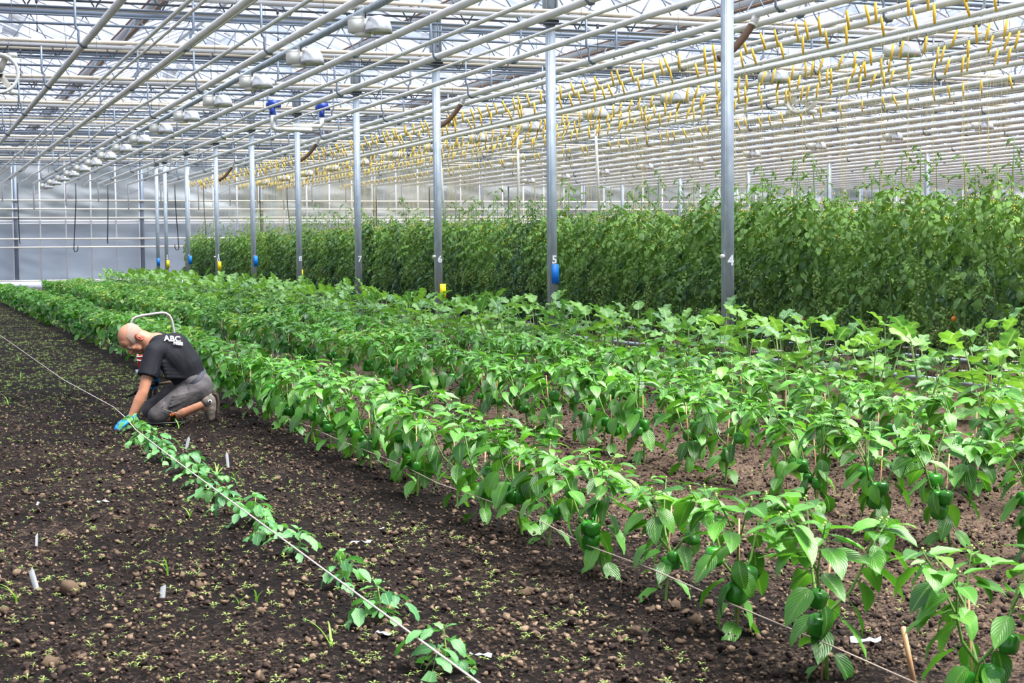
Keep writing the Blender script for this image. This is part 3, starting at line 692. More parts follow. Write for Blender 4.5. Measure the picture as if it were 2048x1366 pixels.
# ------------------------------------------------------------------ pepper plants
PT_top = [leaf_tpl(.105, .058, b_, f_, 6, 4, 'pepper', .025, seed=i, curl=.06, twist=tw) for i, (b_, f_, tw) in enumerate([(.5, .25, .1), (.8, .15, -.2), (.25, .3, .2), (1.0, .2, 0), (.6, .35, -.1)])]
PT_low = [leaf_tpl(.150, .082, b_, f_, 7, 4, 'pepper', .05, .002, seed=i+9, curl=.07, twist=tw) for i, (b_, f_, tw) in enumerate([(.5, .2, .3), (.9, .3, -.3), (.2, .15, .1), (.7, .35, -.1), (1.2, .2, .2)])]
for L_ in (PT_low,):
    for t_ in L_: pass
def pepper_plant(seed, h):
    r = random.Random(seed); stems = []; leaves = []; fruits = []; buds = []
    lean = Vector((r.uniform(-.05, .05), r.uniform(-.05, .05), 0)); fork = Vector((lean.x, lean.y, h*.36))
    stems.append(([(0, 0, -.03), (lean.x*.5, lean.y*.5, h*.18), tuple(fork)], [.0075, .007, .0062]))
    az = r.uniform(0, 6)
    for k in range(4):
        a = az+k*2.4; z = h*(.10+.07*k); leaves.append(('low', (lean.x*z/h, lean.y*z/h, z), a, r.uniform(-.9, -.2), r.uniform(.75, 1.1), r.uniform(-.5, .5), r.uniform(-.1, .5)))
    nb = 3; tips = []
    for bI in range(nb):
        a = az+bI*2*PI/nb+r.uniform(-.3, .3); out = r.uniform(.06, .115)
        mid = fork+Vector((math.cos(a)*out, math.sin(a)*out, h*.27)); stems.append(([tuple(fork), tuple((fork+mid)/2+Vector((math.cos(a)*.02, math.sin(a)*.02, 0))), tuple(mid)], [.0055, .005, .0045]))
        for q in (.15, .5, .85):
            P = fork.lerp(mid, q); aa = a+r.uniform(-1.2, 1.2); leaves.append(('low', tuple(P), aa-PI/2, r.uniform(-1.15, -.35), r.uniform(.7, 1.05), r.uniform(-.5, .5), r.uniform(-.3, .25)))
        if r.random() < .75: fruits.append((fork.lerp(mid, r.uniform(.2, .9))+Vector((math.cos(a)*.02, math.sin(a)*.02, -.045)), r.uniform(.024, .038)))
        for s in (-1, 1):
            a2 = a+s*r.uniform(.4, .9); o2 = r.uniform(.06, .12); tip = mid+Vector((math.cos(a2)*o2, math.sin(a2)*o2, h*.34*r.uniform(.65, 1.1)))
            stems.append(([tuple(mid), tuple((mid+tip)/2+Vector((0, 0, .01))), tuple(tip)], [.0038, .003, .0022]))
            for q in (.1, .35, .6, .85):
                P = mid.lerp(tip, q); aa = a2+r.uniform(-1.6, 1.6); leaves.append(('top', tuple(P), aa-PI/2, r.uniform(-.75, .1), r.uniform(.95, 1.35), r.uniform(-.4, .4), r.uniform(-.2, .25)))
            n = 5; a0 = r.uniform(0, 6)
            for q in range(n):
                leaves.append(('top', tuple(tip+Vector((0, 0, -.012*q))), a0+q*2.4, r.uniform(-.35, .35), r.uniform(.55, 1.05), r.uniform(-.3, .3), r.uniform(-.05, .35)))
            buds.append(tuple(tip+Vector((0, 0, .008))))
        tips.append(mid)
    for _ in range(2): fruits.append((fork+Vector((r.uniform(-.045, .045), r.uniform(-.045, .045), r.uniform(-.05, .03))), r.uniform(.026, .036)))
    if r.random() < .8: fruits.append((fork+Vector((r.uniform(-.03, .03), r.uniform(-.03, .03), -.04)), r.uniform(.03, .042)))
    return stems, leaves, fruits, buds
PTM = {'top': [mesh_of('leaf', t_, M_pleaf, True, True) for t_ in PT_top], 'low': [mesh_of('leaf', t_, M_pleaf, True, True) for t_ in PT_low]}
fb = MB(); fb.ball((0, 0, 0), (.95, .95, 1.12), 20, 10, lobes=.11); fb.tube([(0, 0, .75), (.05, 0, 1.1), (.25, 0, 1.5)], [.16, .10, .09], 5); FR = mesh_of('fruit', fb, M_fruit)
def stem_mb(stems):
    b = MB()
    for P, R_ in stems: b.tube(P, R_, 5, cap=False)
    return b
def stake_mb(r, h=.40):
    b = MB(); x, y = r.uniform(-.03, .03), r.uniform(-.03, .03); b.tube([(x+.02, y, -.02), (x-.01, y+.01, h)], .0032, 5); return b
def make_pepper(seed, h, detailed):
    t = thing('pepper_plant', 'x', 'pepper plant', (0, 0, -50)); stems, leaves, fruits, buds = pepper_plant(seed, h); kids = []; r = random.Random(seed)
    kids.append(put('stem', mesh_of('stem', stem_mb(stems), M_stem), t)); kids.append(put('stake', mesh_of('stake', stake_mb(r), M_stake), t))
    b = MB()
    for p in buds: b.ball(p, .0045, 5, 4); b.ball((p[0]+.008, p[1], p[2]-.006), .0035, 5, 4)
    kids.append(put('flower_buds', mesh_of('flower_buds', b, M_wflower), t))
    if detailed:
        for (k, p, az, pi_, sc, ro, ti) in leaves: kids.append(put('leaf', r.choice(PTM[k]), t, pose(p, az, pi_, sc, ro)))
        for p, s in fruits: kids.append(put('fruit', FR, t, Matrix.Translation(p)@Matrix.Rotation(r.uniform(-.4, .4), 4, 'X')@Matrix.Rotation(r.uniform(0, 6), 4, 'Z')@Matrix.Scale(s, 4)))
    else:
        b = MB()
        for (k, p, az, pi_, sc, ro, ti) in leaves: b.tpl(r.choice(PT_top if k == 'top' else PT_low), pose(p, az, pi_, sc, ro), ti)
        kids.append(put('foliage', mesh_of('foliage', b, M_pleaf, True, True), t))
        b = MB(); fd = fb.get()
        if fruits:
            for p, s in fruits: b.add(fd[0], fd[1], fd[2], M=Matrix.Translation(p)@Matrix.Scale(s, 4))
            kids.append(put('fruits', mesh_of('fruits', b, M_fruit), t))
    return t, kids
near_p = [make_pepper(100+i, .52+.03*(i % 3), True) for i in range(6)]; far_p = [make_pepper(200+i, .52+.03*(i % 3), False) for i in range(7)]
used = set()
def place(protos, key, loc, rz, label, group, sc):
    root, kids = protos
    if key not in used:
        used.add(key); root.location = loc; root.rotation_euler = (0, 0, rz); root.scale = (sc,)*3; root['label'] = label
        if group: root['group'] = group
        return root
    return copy_tree(root, kids, loc, rz, label, group, sc)
rows = [('front', 2.58, [3.42, 4.01, 4.56, 5.13, 5.62, 6.19, 6.57]+[7.05+.48*i for i in range(94)]), ('second', 4.15, [5.0+.5*i for i in range(100)]), ('third', 5.2, [6.2+.5*i for i in range(98)])]
for rn, X, ys in rows:
    YE = {'front': 46.5, 'second': 51, 'third': 54}[rn]
    for i, y in enumerate(ys):
        if y > YE: continue
        jx = random.uniform(-.06, .06); det = y < 13.5+(rn == 'front')*1.5
        if rn == 'front' and i < 7: jx *= .3
        k = random.randrange(6) if det else random.randrange(7)
        nn = sum(1 for q in ys if q <= YE)
        lb = f'green pepper plant in the {rn} pepper row, {nth(i+1)} from the camera' if i < nn/2 else f'leafy pepper plant in the {rn} pepper row, {nth(nn-i)} from the back wall'
        gp = f'pepper plants in the {rn} row'
        place((near_p if det else far_p)[k], ('p', det, k), (X+jx, y, gz(X+jx, y)), random.uniform(0, 6.28), lb, gp, random.uniform(.88, 1.06)*(1 if i > 6 or rn != 'front' else .93))
# cords along the pepper row and stout stakes
def cord(x, z, y0, y1, label, r, seed, sag=.01):
    rr = random.Random(seed); P = []; y = y0
    while y < y1: P.append((x+rr.uniform(-.012, .012), y, z+rr.uniform(-sag, sag)+gz(x, y)*.5)); y += .5+.02*y
    b = MB(); b.tube(P, r, 6); return tag(build('cord', b, M_rope2, origin=(x, y0, z)), label, 'cord')
cord(2.50, .12, 3.3, 44, 'pale cord stretched low along the foot of the front pepper row', .0026, 3)
for x, y, lb in ((2.73, 3.8, 'stout wooden stake among the nearest front pepper plants'), (3.045, 3.66, 'orange-brown wooden stake at the right edge')):
    hh = .17 if x < 3 else .25
    b = MB(); b.tube([(x+.01, y, -.03), (x-.035*(x < 3), y, hh)], [.009, .0075], 6); tag(build('wooden_stake', b, M_stake, None, False, (x, y, 0)), lb, 'stake')

# ------------------------------------------------------------------ aubergine plants
ET = [leaf_tpl(.235, .155, b_, f_, 14, 6, 'egg', .06, .003, curl=.16, seed=i+40, twist=tw) for i, (b_, f_, tw) in enumerate([(.5, .25, .1), (.9, .15, -.2), (.2, .35, .2), (.7, .3, 0)])]
ETM = [mesh_of('leaf', t_, M_eleaf, True, True) for t_ in ET]
def aubergine(seed, detailed):
    r = random.Random(seed); t = thing('aubergine_plant', 'x', 'aubergine plant', (0, 0, -50)); kids = []; h = r.uniform(.50, .62); stems = []; leaves = []; fl = []
    for bI in range(3):
        a = bI*2.1+r.uniform(0, .6); tip = Vector((math.cos(a)*.13, math.sin(a)*.13, h*r.uniform(.75, 1.0)))
        P = [Vector((0, 0, -.02)), Vector((tip.x*.3, tip.y*.3, h*.35)), tip]; stems.append(([tuple(p) for p in P], [.009, .0065, .004]))
        for q in range(5):
            s = .35+.6*q/4; p = P[0].lerp(P[1], s*2) if s < .5 else P[1].lerp(P[2], s*2-1); aa = a+q*2.4+r.uniform(-.5, .5)
            leaves.append((tuple(p), aa, r.uniform(-.35, .45)+.5*(q == 4), r.uniform(.65, 1.1)*(1-.35*(q == 4)), r.uniform(-.4, .4), r.uniform(-.3, .4)))
        leaves.append((tuple(tip), r.uniform(0, 6), r.uniform(.7, 1.2), r.uniform(.5, .8), 0, .3))
        if r.random() < .7: fl.append(tip*.8+Vector((math.cos(a)*.04, math.sin(a)*.04, 0)))
    kids.append(put('stem', mesh_of('stem', stem_mb(stems), M_estem), t)); kids.append(put('stake', mesh_of('stake', stake_mb(r, .32), M_stake), t))
    if detailed:
        for (p, az, pi_, sc, ro, ti) in leaves: kids.append(put('leaf', r.choice(ETM), t, pose(p, az, pi_, sc, ro)))
    else:
        b = MB()
        for (p, az, pi_, sc, ro, ti) in leaves: b.tpl(r.choice(ET), pose(p, az, pi_, sc, ro), ti)
        kids.append(put('foliage', mesh_of('foliage', b, M_eleaf, True, True), t))
    if fl:
        b = MB()
        for p in fl:
            for q in range(5): a = q*1.26; b.add([(p.x, p.y, p.z), (p.x+.022*math.cos(a-.4), p.y+.022*math.sin(a-.4), p.z+.006), (p.x+.028*math.cos(a), p.y+.028*math.sin(a), p.z+.002), (p.x+.022*math.cos(a+.4), p.y+.022*math.sin(a+.4), p.z+.006)], [(0, 1, 2, 3)])
        kids.append(put('blossom', mesh_of('blossom', b, M_pflower), t))
    return t, kids
near_e = [aubergine(300+i, True) for i in range(5)]; far_e = [aubergine(320+i, False) for i in range(5)]
for rn, X, y0 in (('near', 6.4, 7.6), ('rear', 7.4, 8.8)):
    ys = [y0]; i = -1
    while ys[-1] < 55.4: ys.append(ys[-1]+random.uniform(.5, .66))
    for y in ys:
        i += 1; det = y < 24; k = random.randrange(5); jx = random.uniform(-.1, .1)
        lb = f'broad-leaved aubergine plant in the {rn} aubergine row, {nth(i+1)} from the camera' if i < len(ys)/2 else f'aubergine plant in the {rn} aubergine row, {nth(len(ys)-i)} from the back wall'
        gp = f'aubergine plants in the {rn} row'
        place((near_e if det else far_e)[k], ('e', det, k), (X+jx, y, 0), random.uniform(0, 6.28), lb, gp, random.uniform(1.0, 1.22))

# ------------------------------------------------------------------ rail pipes on the ground in the tomato aisles
for k, (x, nm) in enumerate(((8.15, 'nearest'), (8.85, 'second'), (10.58, 'third'), (12.2, 'fourth'), (13.9, 'fifth'))):
    if k == 0: continue
    b = MB(); b.tube([(x, 9, .06), (x, 58, .06)], .021, 10); tag(build('floor_heating_pipe', b, M_galv, origin=(x, 9, .06)), f"grey heating pipe on the ground before the {['', 'first', 'second', 'third', 'fourth'][k]} tomato row", 'pipe', 'heating pipes on the ground')

# ------------------------------------------------------------------ tomato plants
TLf = [leaf_tpl(.112, .062, b_, f_, 5, 2, 'tom', .012, .0012, curl=.10, seed=i+60) for i, (b_, f_) in enumerate([(.6, .25), (1.0, .1), (.3, .3), (1.3, .2)])]
def compound(seed, L, n, young=False):
    r = random.Random(seed); b = MB(); P = []; p = Vector((0, 0, 0)); a = r.uniform(.0, .3); bend = r.uniform(.8, 1.6)
    for i in range(6): P.append(p.copy()); p = p+Vector((0, math.cos(a), -math.sin(a)))*(L/5); a += bend/5
    b.tube(P, [.0032, .003, .0026, .002, .0018, .0012], 3, cap=False)
    for k in range(n):
        q = .28+.72*k/(n-1) if n > 1 else 1
        s = min(int(q*5), 4); pp = P[s].lerp(P[min(s+1, 5)], q*5-s); dirp = -(.15+bend*q)*.7
        if k == n-1: b.tpl(TLf[seed % 4], pose(tuple(pp), 0, dirp, 1.15), r.uniform(-.1, .1))
        else:
            for sd in (-1, 1):
                b.tpl(r.choice(TLf), pose(tuple(pp), sd*r.uniform(-1.35, -1.0), dirp*.6+r.uniform(-.5, .15), r.uniform(.65, 1.05)*(1-.0*q), r.uniform(-.4, .4)), r.uniform(-.12, .12))
    return b.get()
CT = [compound(i, .30+.03*(i % 3), 5) for i in range(6)]
CTM = [mesh_of('leaf', t_, M_tleaf, True, True) for t_ in CT]
YT = [compound(i+30, .16, 3) for i in range(4)]
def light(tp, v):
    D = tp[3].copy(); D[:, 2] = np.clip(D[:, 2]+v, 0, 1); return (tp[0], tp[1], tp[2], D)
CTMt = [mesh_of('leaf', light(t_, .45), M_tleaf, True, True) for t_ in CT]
def truss_tpl(seed, n=22):
    r = random.Random(seed); b = MB(); c = MB()
    for i in range(n):
        z = -.03-.22*i/n; x, y = r.uniform(-.045, .045), r.uniform(-.045, .045); b.ball((x, y, z), r.uniform(.013, .019), 6, 5)
    c.tube([(0, 0, .05), (.01, 0, -.1), (0, 0, -.25)], .002, 3); return b, c
TR = [truss_tpl(i) for i in range(3)]; TRM = [(mesh_of('fruit_cluster', a, M_gtom), mesh_of('cluster_stalk', c, M_tstem)) for a, c in TR]
def tomato(seed, detailed, h=1.86):
    r = random.Random(seed); t = thing('tomato_plant', 'x', 'tomato plant', (0, 0, -50)); kids = []; leaves = []; fl = []; b = MB()
    top = h+r.choice((.05, .12, .2, .42, .6)); P = [(.03*math.sin(z*4+seed), .03*math.cos(z*3+seed), z*top) for z in np.linspace(0, 1, 12)]
    b.tube(P, [.008]*8+[.007, .006, .005, .004], 6); kids.append(put('stem', mesh_of('stem', b, M_tstem), t))
    nL = 70; z = .12
    for i in range(nL):
        q = i/nL; z = .16+(h-.1)*q; aa = i*2.4+r.uniform(-.4, .4)
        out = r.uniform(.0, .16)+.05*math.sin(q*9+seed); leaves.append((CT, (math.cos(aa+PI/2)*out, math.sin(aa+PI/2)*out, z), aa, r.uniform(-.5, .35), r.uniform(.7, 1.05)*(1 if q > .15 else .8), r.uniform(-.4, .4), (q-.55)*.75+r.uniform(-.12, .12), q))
    for i in range(7):
        zz = h+(top-h)*i/6; leaves.append((CT, (P[-1][0], P[-1][1], zz), i*2.4, r.uniform(.0, .6), r.uniform(.32, .5), 0, .3, 1))
    if detailed:
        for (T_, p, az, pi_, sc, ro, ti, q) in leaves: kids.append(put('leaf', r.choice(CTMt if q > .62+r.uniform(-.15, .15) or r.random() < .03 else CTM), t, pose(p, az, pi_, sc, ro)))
    else:
        b = MB()
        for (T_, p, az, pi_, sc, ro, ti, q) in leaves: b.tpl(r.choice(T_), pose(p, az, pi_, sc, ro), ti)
        kids.append(put('foliage', mesh_of('foliage', b, M_tleaf, True, True), t))
    b = MB()
    for i in range(28):
        a = r.uniform(0, 6.28); zz = r.uniform(h*.70, h*1.04); p = Vector((math.cos(a)*r.uniform(.1, .3), math.sin(a)*r.uniform(.1, .3), zz))
        for q in range(4): c = q*1.57; b.add([(p.x, p.y, p.z), (p.x+.016*math.cos(c-.4), p.y+.016*math.sin(c-.4), p.z), (p.x+.024*math.cos(c), p.y+.024*math.sin(c), p.z-.014), (p.x+.016*math.cos(c+.4), p.y+.016*math.sin(c+.4), p.z)], [(0, 1, 2, 3)])
    kids.append(put('blossoms', mesh_of('blossoms', b, M_flower), t))
    for i in range(4):
        a = PI+r.uniform(-1.0, 1.0); k = r.randrange(3); Mx = Matrix.Translation((math.cos(a)*.27, math.sin(a)*.27, r.choice((.42, .55, .75, .95, 1.1))))@Matrix.Scale(r.uniform(.8, 1.15), 4)
        kids.append(put('fruit_cluster', TRM[k][0], t, Mx)); kids.append(put('cluster_stalk', TRM[k][1], t, Mx))
    return t, kids
near_t = [tomato(400+i, True) for i in range(5)]; far_t = [tomato(420+i, False) for i in range(7)]
cnt = 0
for ri, (rn, X, y0, sp) in enumerate((('front', 9.62, 10.6, .50), ('second', 11.35, 12.2, .62), ('third', 13.0, 14.5, .70), ('fourth', 14.9, 16.5, .85))):
    ys = [y0]; i = -1
    while ys[-1] < 56: ys.append(ys[-1]+sp*random.uniform(.8, 1.2))
    for y in ys:
        i += 1; det = ri == 0 and y < 21; k = random.randrange(5) if det else random.randrange(7)
        lb = f'tall leafy tomato plant in the {rn} tomato row, {nth(i+1)} from the near end' if i < len(ys)/2 else f'tall tomato plant in the {rn} tomato row, {nth(len(ys)-i)} from the far end'
        gp = f'tomato plants in the {rn} row'
        place((near_t if det else far_t)[k], ('t', det, k), (X+random.uniform(-.08, .08), y, 0), random.uniform(-.5, .5)+(PI*(ri > 0))*random.randint(0, 1), lb, gp, random.uniform(.90, 1.05)); cnt += 1
b = MB()
for (x, y, z) in ((9.25, 14.9, .50), (9.25, 15.0, .45), (9.26, 12.3, .62), (9.2, 11.6, .55)): b.ball((x, y, z), .024, 8, 6)
for (x, y, z) in ((9.25, 14.95, .50), (9.24, 12.25, .60)):
    b = MB(); b.ball((x, y, z), .025, 10, 8); b.tube([(x, y, z+.02), (x+.02, y, z+.06)], .003, 4); tag(build('ripening_tomato', b, M_otom, origin=(x, y, z)), 'orange ripening tomato among green clusters '+('right of column 4' if y > 13 else 'low in the right-hand foliage'), 'tomato')

# ------------------------------------------------------------------ young tomato plants along the string at left
def young(seed):
    r = random.Random(seed); t = thing('young_tomato_plant', 'x', 'seedling', (0, 0, -50)); kids = []
    b = MB(); b.tube([(0, 0, -.01), (.01, 0, .07), (.0, .01, .13)], [.0035, .003, .002], 5); kids.append(put('stem', mesh_of('stem', b, M_tstem), t))
    a0 = r.uniform(0, 6)
    for i in range(5): b = MB(); b.tpl(r.choice(YT), None, r.uniform(-.2, .2)); kids.append(put('leaf', mesh_of('leaf', b, M_yleaf, True, True), t, pose((0, 0, .04+.022*i), a0+i*2.3, r.uniform(-.15, .45), r.uniform(.5, .8))))
    for i in range(2): b = MB(); b.tpl(TLf[i], None, .3); kids.append(put('leaf', mesh_of('leaf', b, M_yleaf, True, True), t, pose((0, 0, .13), i*2.5+a0, .6, .45)))
    return t, kids
yt = [young(500+i) for i in range(5)]
for i, (x, y) in enumerate([(1.53, 4.47), (1.53, 5.18), (1.56, 5.79), (1.54, 6.39), (1.5, 6.85), (1.55, 7.33), (1.49, 7.66), (1.53, 8.2), (1.52, 8.7), (1.55, 9.2), (1.50, 9.82), (1.54, 10.35), (1.52, 10.9), (1.54, 11.44)]):
    place(yt[i % 5], ('y', i % 5), (x-.03, y, gz(x, y)), random.uniform(0, 6), f'young tomato plant under the white string, {nth(i+1)} from the camera', 'young tomato plants along the string', random.uniform(.72, .98))
P = [(1.435, 3.6, .10), (1.43, 5, .10), (1.42, 7, .105), (1.42, 9, .10), (1.44, 10.8, .09), (1.47, 11.6, .10), (1.45, 12.1, .13), (1.30, 14.5, .17), (1.22, 20, .20), (1.2, 28, .16), (1.2, 40, .12)]
b = MB(); b.tube(P, .0034, 6); tag(build('planting_string', b, M_rope, origin=P[0]), 'long white string stretched over the soil from the foreground past the kneeling man', 'string')

# ------------------------------------------------------------------ weeds, grass tufts, labels, litter
def weed(seed):
    r = random.Random(seed); b = MB(); b.tube([(0, 0, -.004), (0, 0, .012)], .0009, 3); n = r.choice((4, 5, 6)); lt = leaf_tpl(.017, .007, .6, .2, 2, 2, 'pepper', .004, .0006, seed=seed)
    for i in range(n): b.tpl(lt, pose((0, 0, .008+.003*(i//2)), i*PI/2*(1 if i % 2 else 1.1)+r.uniform(-.3, .3), r.uniform(.0, .6), r.uniform(.7, 1.3)), r.uniform(-.2, .2))
    return b.get()
WD = [weed(i) for i in range(6)]; WM = [mesh_of('weed_seedling', t_, M_weed, True, True) for t_ in WD]
pts = [view_pt(4.0, 50, -.6, 2.25) for _ in range(2600)]+[view_pt(4.2, 14, 2.9, 6.5) for _ in range(700)]+[view_pt(14, 55, -.8, 2.3) for _ in range(2600)]
pts.sort(key=lambda p: p[1]); mb = MB()
pick = set(random.sample(range(900), 295))
for i, (x, y) in enumerate(pts):
    s = random.uniform(.45, 1.05)*(1 if y < 15 else 1.35); Mx = Matrix.Translation((x, y, gz(x, y)+.006))@Matrix.Rotation(random.uniform(0, 6), 4, 'Z')@Matrix.Scale(s, 4)
    if i in pick:
        wh = 'left of the white string' if x < 1.4 else 'just right of the white string' if x < 2.3 else 'on the dry strip behind the front peppers'
        wh += ', close to the camera' if y < 5.6 else ', farther off' if y > 7.5 else ', in the middle distance'
        tag(put('weed_seedling', random.choice(WM), None, Mx), f'tiny green weed seedling {wh}', 'weed', f'weed seedlings {wh}')
    else: mb.tpl(random.choice(WD), Mx, random.uniform(-.3, .3))
tag(build('tiny_weeds', mb, M_weed, None, True, (1, 12, 0), True), 'sprinkling of tiny weeds all over the soil', 'weeds', kind='stuff')
tufts = [(.95, 6.29, .13), (.35, 5.99, .11), (1.11, 5.65, .10), (1.18, 5.68, .09), (1.24, 4.82, .15), (1.64, 8.92, .13), (1.71, 8.77, .08), (1.25, 7.54, .08), (1.85, 11.55, .12), (.9, 18, .12), (1.1, 17, .12), (.95, 16, .10), (1.25, 19.5, .12), (1.5, 16.6, .12), (.8, 14, .12)]
for i, (x, y, h) in enumerate(tufts):
    t = thing('grass_tuft', f'bright green grass sprout in the open soil at left, {nth(i+1)} listed by distance', 'grass', (x, y, gz(x, y)), group='grass sprouts in the soil')
    for k in range(random.choice((2, 3, 3, 4))):
        a = random.uniform(0, 6.28); ln = h*random.uniform(.6, 1.1); V = []; p = Vector((0, 0, 0)); th = random.uniform(.1, .4)
        for j in range(7):
            wd = .0045*(1-j/7)+.0004; V += [(p.x-wd*math.sin(a), p.y+wd*math.cos(a), p.z), (p.x+wd*math.sin(a), p.y-wd*math.cos(a), p.z)]
            p = p+Vector((math.cos(a)*math.sin(th), math.sin(a)*math.sin(th), math.cos(th)))*ln/6; th += random.uniform(.1, .38)
        b = MB(); b.add(V, [(2*j, 2*j+1, 2*j+3, 2*j+2) for j in range(6)]); put('blade', mesh_of('blade', b, M_grass), t)
order = sorted(range(len(tufts)), key=lambda i: tufts[i][1])
tf = [o for o in bpy.data.objects if o.name.startswith('grass_tuft')]
for rk, i in enumerate(order): tf[i]['label'] = f'bright green grass sprout in the open soil, {nth(rk+1)} nearest the camera'
for i, (x, y, ln, lean, az, lb) in enumerate([(1.72, 10.46, .09, .25, 0, 'pointed white plant label standing in the soil near the kneeling man'), (1.8, 9.42, .10, -.1, .5, 'white plant label with a hole, second from the kneeling man'), (.44, 6.19, .10, -.25, .2, 'plain translucent white label leaning in the left foreground'), (.51, 7.14, .06, .1, 1, 'short muddy white label left of the large clods'), (.59, 8.25, .05, .8, 1, 'small white label lying tilted in the soil, farthest left'), (.87, 5.9, .05, .1, .3, 'tiny white label stub in the left foreground')]):
    b = MB(); wd = .011; b.add([(-wd, 0, 0), (wd, 0, 0), (wd, 0, ln*.8), (0 if i < 2 else wd*.8, 0, ln), (-wd if i >= 2 else -wd, 0, ln*.8), (-wd, .0015, 0), (wd, .0015, 0), (wd, .0015, ln*.8), (0 if i < 2 else wd*.8, .0015, ln), (-wd, .0015, ln*.8)], [(0, 1, 2, 4), (6, 5, 9, 7), (1, 6, 7, 2), (5, 0, 4, 9)], [(4, 2, 3), (7, 9, 8)])
    o = put('plant_label', mesh_of('plant_label', b, M_tag, False)); o.matrix_world = Matrix.Translation((x, y, gz(x, y)-.005))@Matrix.Rotation(az, 4, 'Z')@Matrix.Rotation(lean, 4, 'Y'); tag(o, lb, 'plant label')
for i, (x, y, s, lb) in enumerate([(1.44, 4.91, .03, 'crumpled white plastic scrap beside the white string'), (1.83, 6.57, .045, 'torn white plastic scrap in the middle of the bare soil'), (2.87, 4.25, .05, 'white plastic strip lying among the front peppers'), (1.64, 4.52, .035, 'grey white scrap right of the nearest young tomato plant'), (.92, 8.21, .03, 'small white scrap left of the string'), (2.02, 6.9, .02, 'tiny pale scrap behind the torn plastic')]):
    r = random.Random(i); n = 5; V = []
    for a_ in range(n+1):
        for c_ in range(3): V.append((s*(a_/n-.5)*2, s*.35*(c_-1)+r.uniform(-.2, .2)*s*.5, r.uniform(0, .35)*s+.004))
    b = MB(); b.add(V, [(a_*3+c_, a_*3+c_+1, (a_+1)*3+c_+1, (a_+1)*3+c_) for a_ in range(n) for c_ in range(2)])
    o = put('plastic_scrap', mesh_of('plastic_scrap', b, M_tag, False)); o.location = (x, y, gz(x, y)+.008); o.rotation_euler = (0, 0, r.uniform(0, 3)); tag(o, lb, 'litter')

# ------------------------------------------------------------------ kneeling man
M_skin = mat('skin', (.44, .19, .11), .5, col2=(.52, .25, .155), scale=14)
M_ear = mat('reddened ear skin', (.55, .14, .09), .5)
M_hair = mat('short grey stubble', (.46, .30, .23), .8, col2=(.27, .20, .17), scale=260)
M_shirt = mat('black cotton', (.008, .009, .014), .75, bump=.35, bscale=9, spec=.3)
M_short = mat('worn grey work cloth', (.050, .045, .050), .85, col2=(.10, .092, .095), scale=14, bump=.6, bscale=12)
M_seam = mat('pale seam', (.13, .12, .12), .8)
M_belt = mat('grey belt', (.05, .055, .075), .6)
M_glove = mat('blue nitrile glove', (.02, .28, .62), .35)
M_boot = mat('muddy boot leather', (.09, .085, .08), .8, col2=(.26, .20, .16), scale=22, bump=.5)
M_sole = mat('muddy rubber sole', (.05, .035, .028), .9, bump=.6)
M_orange = mat('orange print', (.75, .16, .03), .6)
M_eye = mat('eye white', (.38, .33, .30), .4); M_iris = mat('dark iris', (.02, .012, .01), .2)
M_lip = mat('lips', (.42, .15, .11), .5)
MY = 11.9
def mp(zx, zy, d=0): return Vector((1.2762+7.532e-4*zx-1.88e-5*zy+.13*d, MY+d, .9498-1.54e-5*zx-7.602e-4*zy))
OR = Vector((1.85, MY, 0))
man = thing('person', 'bald man in black t-shirt and grey shorts kneeling to plant seedlings', 'person', OR)
def P_(v): return tuple(v)
# head frame: looks steeply down towards the soil
hc = mp(405, 380, .02); F_ = Vector((-.49, -.06, -.87)).normalized(); S_ = Vector((.06, -1, 0)).normalized(); U_ = S_.cross(F_).normalized()
if U_.x > 0: U_ = -U_
S_ = (S_-F_*S_.dot(F_)).normalized()
HM = Matrix(((F_.x, S_.x, U_.x, hc.x), (F_.y, S_.y, U_.y, hc.y), (F_.z, S_.z, U_.z, hc.z), (0, 0, 0, 1)))
def hp(f, s, u): return HM@Vector((f, s, u))
def ell(b, f, s, u, rf, rs, ru, n=20, tilt=0):
    c = MB(); c.ball((0, 0, 0), (rf, rs, ru), n, n//2+2); V, Q, T, D = c.get()
    M = HM@Matrix.Translation((f, s, u))@Matrix.Rotation(tilt, 4, 'Y'); A = np.array(M); b.add(V@A[:3, :3].T+A[:3, 3], Q, T)
bd = MB()
ell(bd, -.012, 0, .022, .094, .074, .092)               # cranium
ell(bd, .045, 0, .03, .048, .058, .05)                  # forehead
ell(bd, .030, 0, -.045, .055, .056, .062)               # face
ell(bd, .066, 0, .000, .020, .046, .012)                # brow ridge
ell(bd, .052, 0, -.098, .030, .030, .020)               # chin
ell(bd, .015, .0, -.080, .045, .052, .030)              # jaw
for s in (-1, 1):
    ell(bd, .058, .036*s, -.035, .022, .020, .018)      # cheekbone
    ell(bd, .040, .040*s, -.065, .025, .018, .030)
capsule(bd, hp(.080, 0, -.005), hp(.108, 0, -.046), .008, .0125, 10)   # nose
for s in (-1, 1): ell(bd, .096, .012*s, -.048, .010, .008, .008, 10)
ell(bd, .083, 0, -.070, .010, .022, .006, 10); ell(bd, .080, 0, -.082, .010, .020, .006, 10)
capsule(bd, hp(-.035, 0, -.03), mp(600, 425, .0), .060, .070)          # neck
capsule(bd, mp(640, 450, .0), mp(790, 560, 0), .10, .11); capsule(bd, mp(790, 560, 0), mp(1000, 800, 0), .11, .11)
shL, elL, wrL = mp(615, 500, -.17), mp(512, 880, -.24), mp(398, 1115, -.24)
shR, elR, wrR = mp(680, 420, .17), mp(600, 640, .27), mp(655, 745, .20)
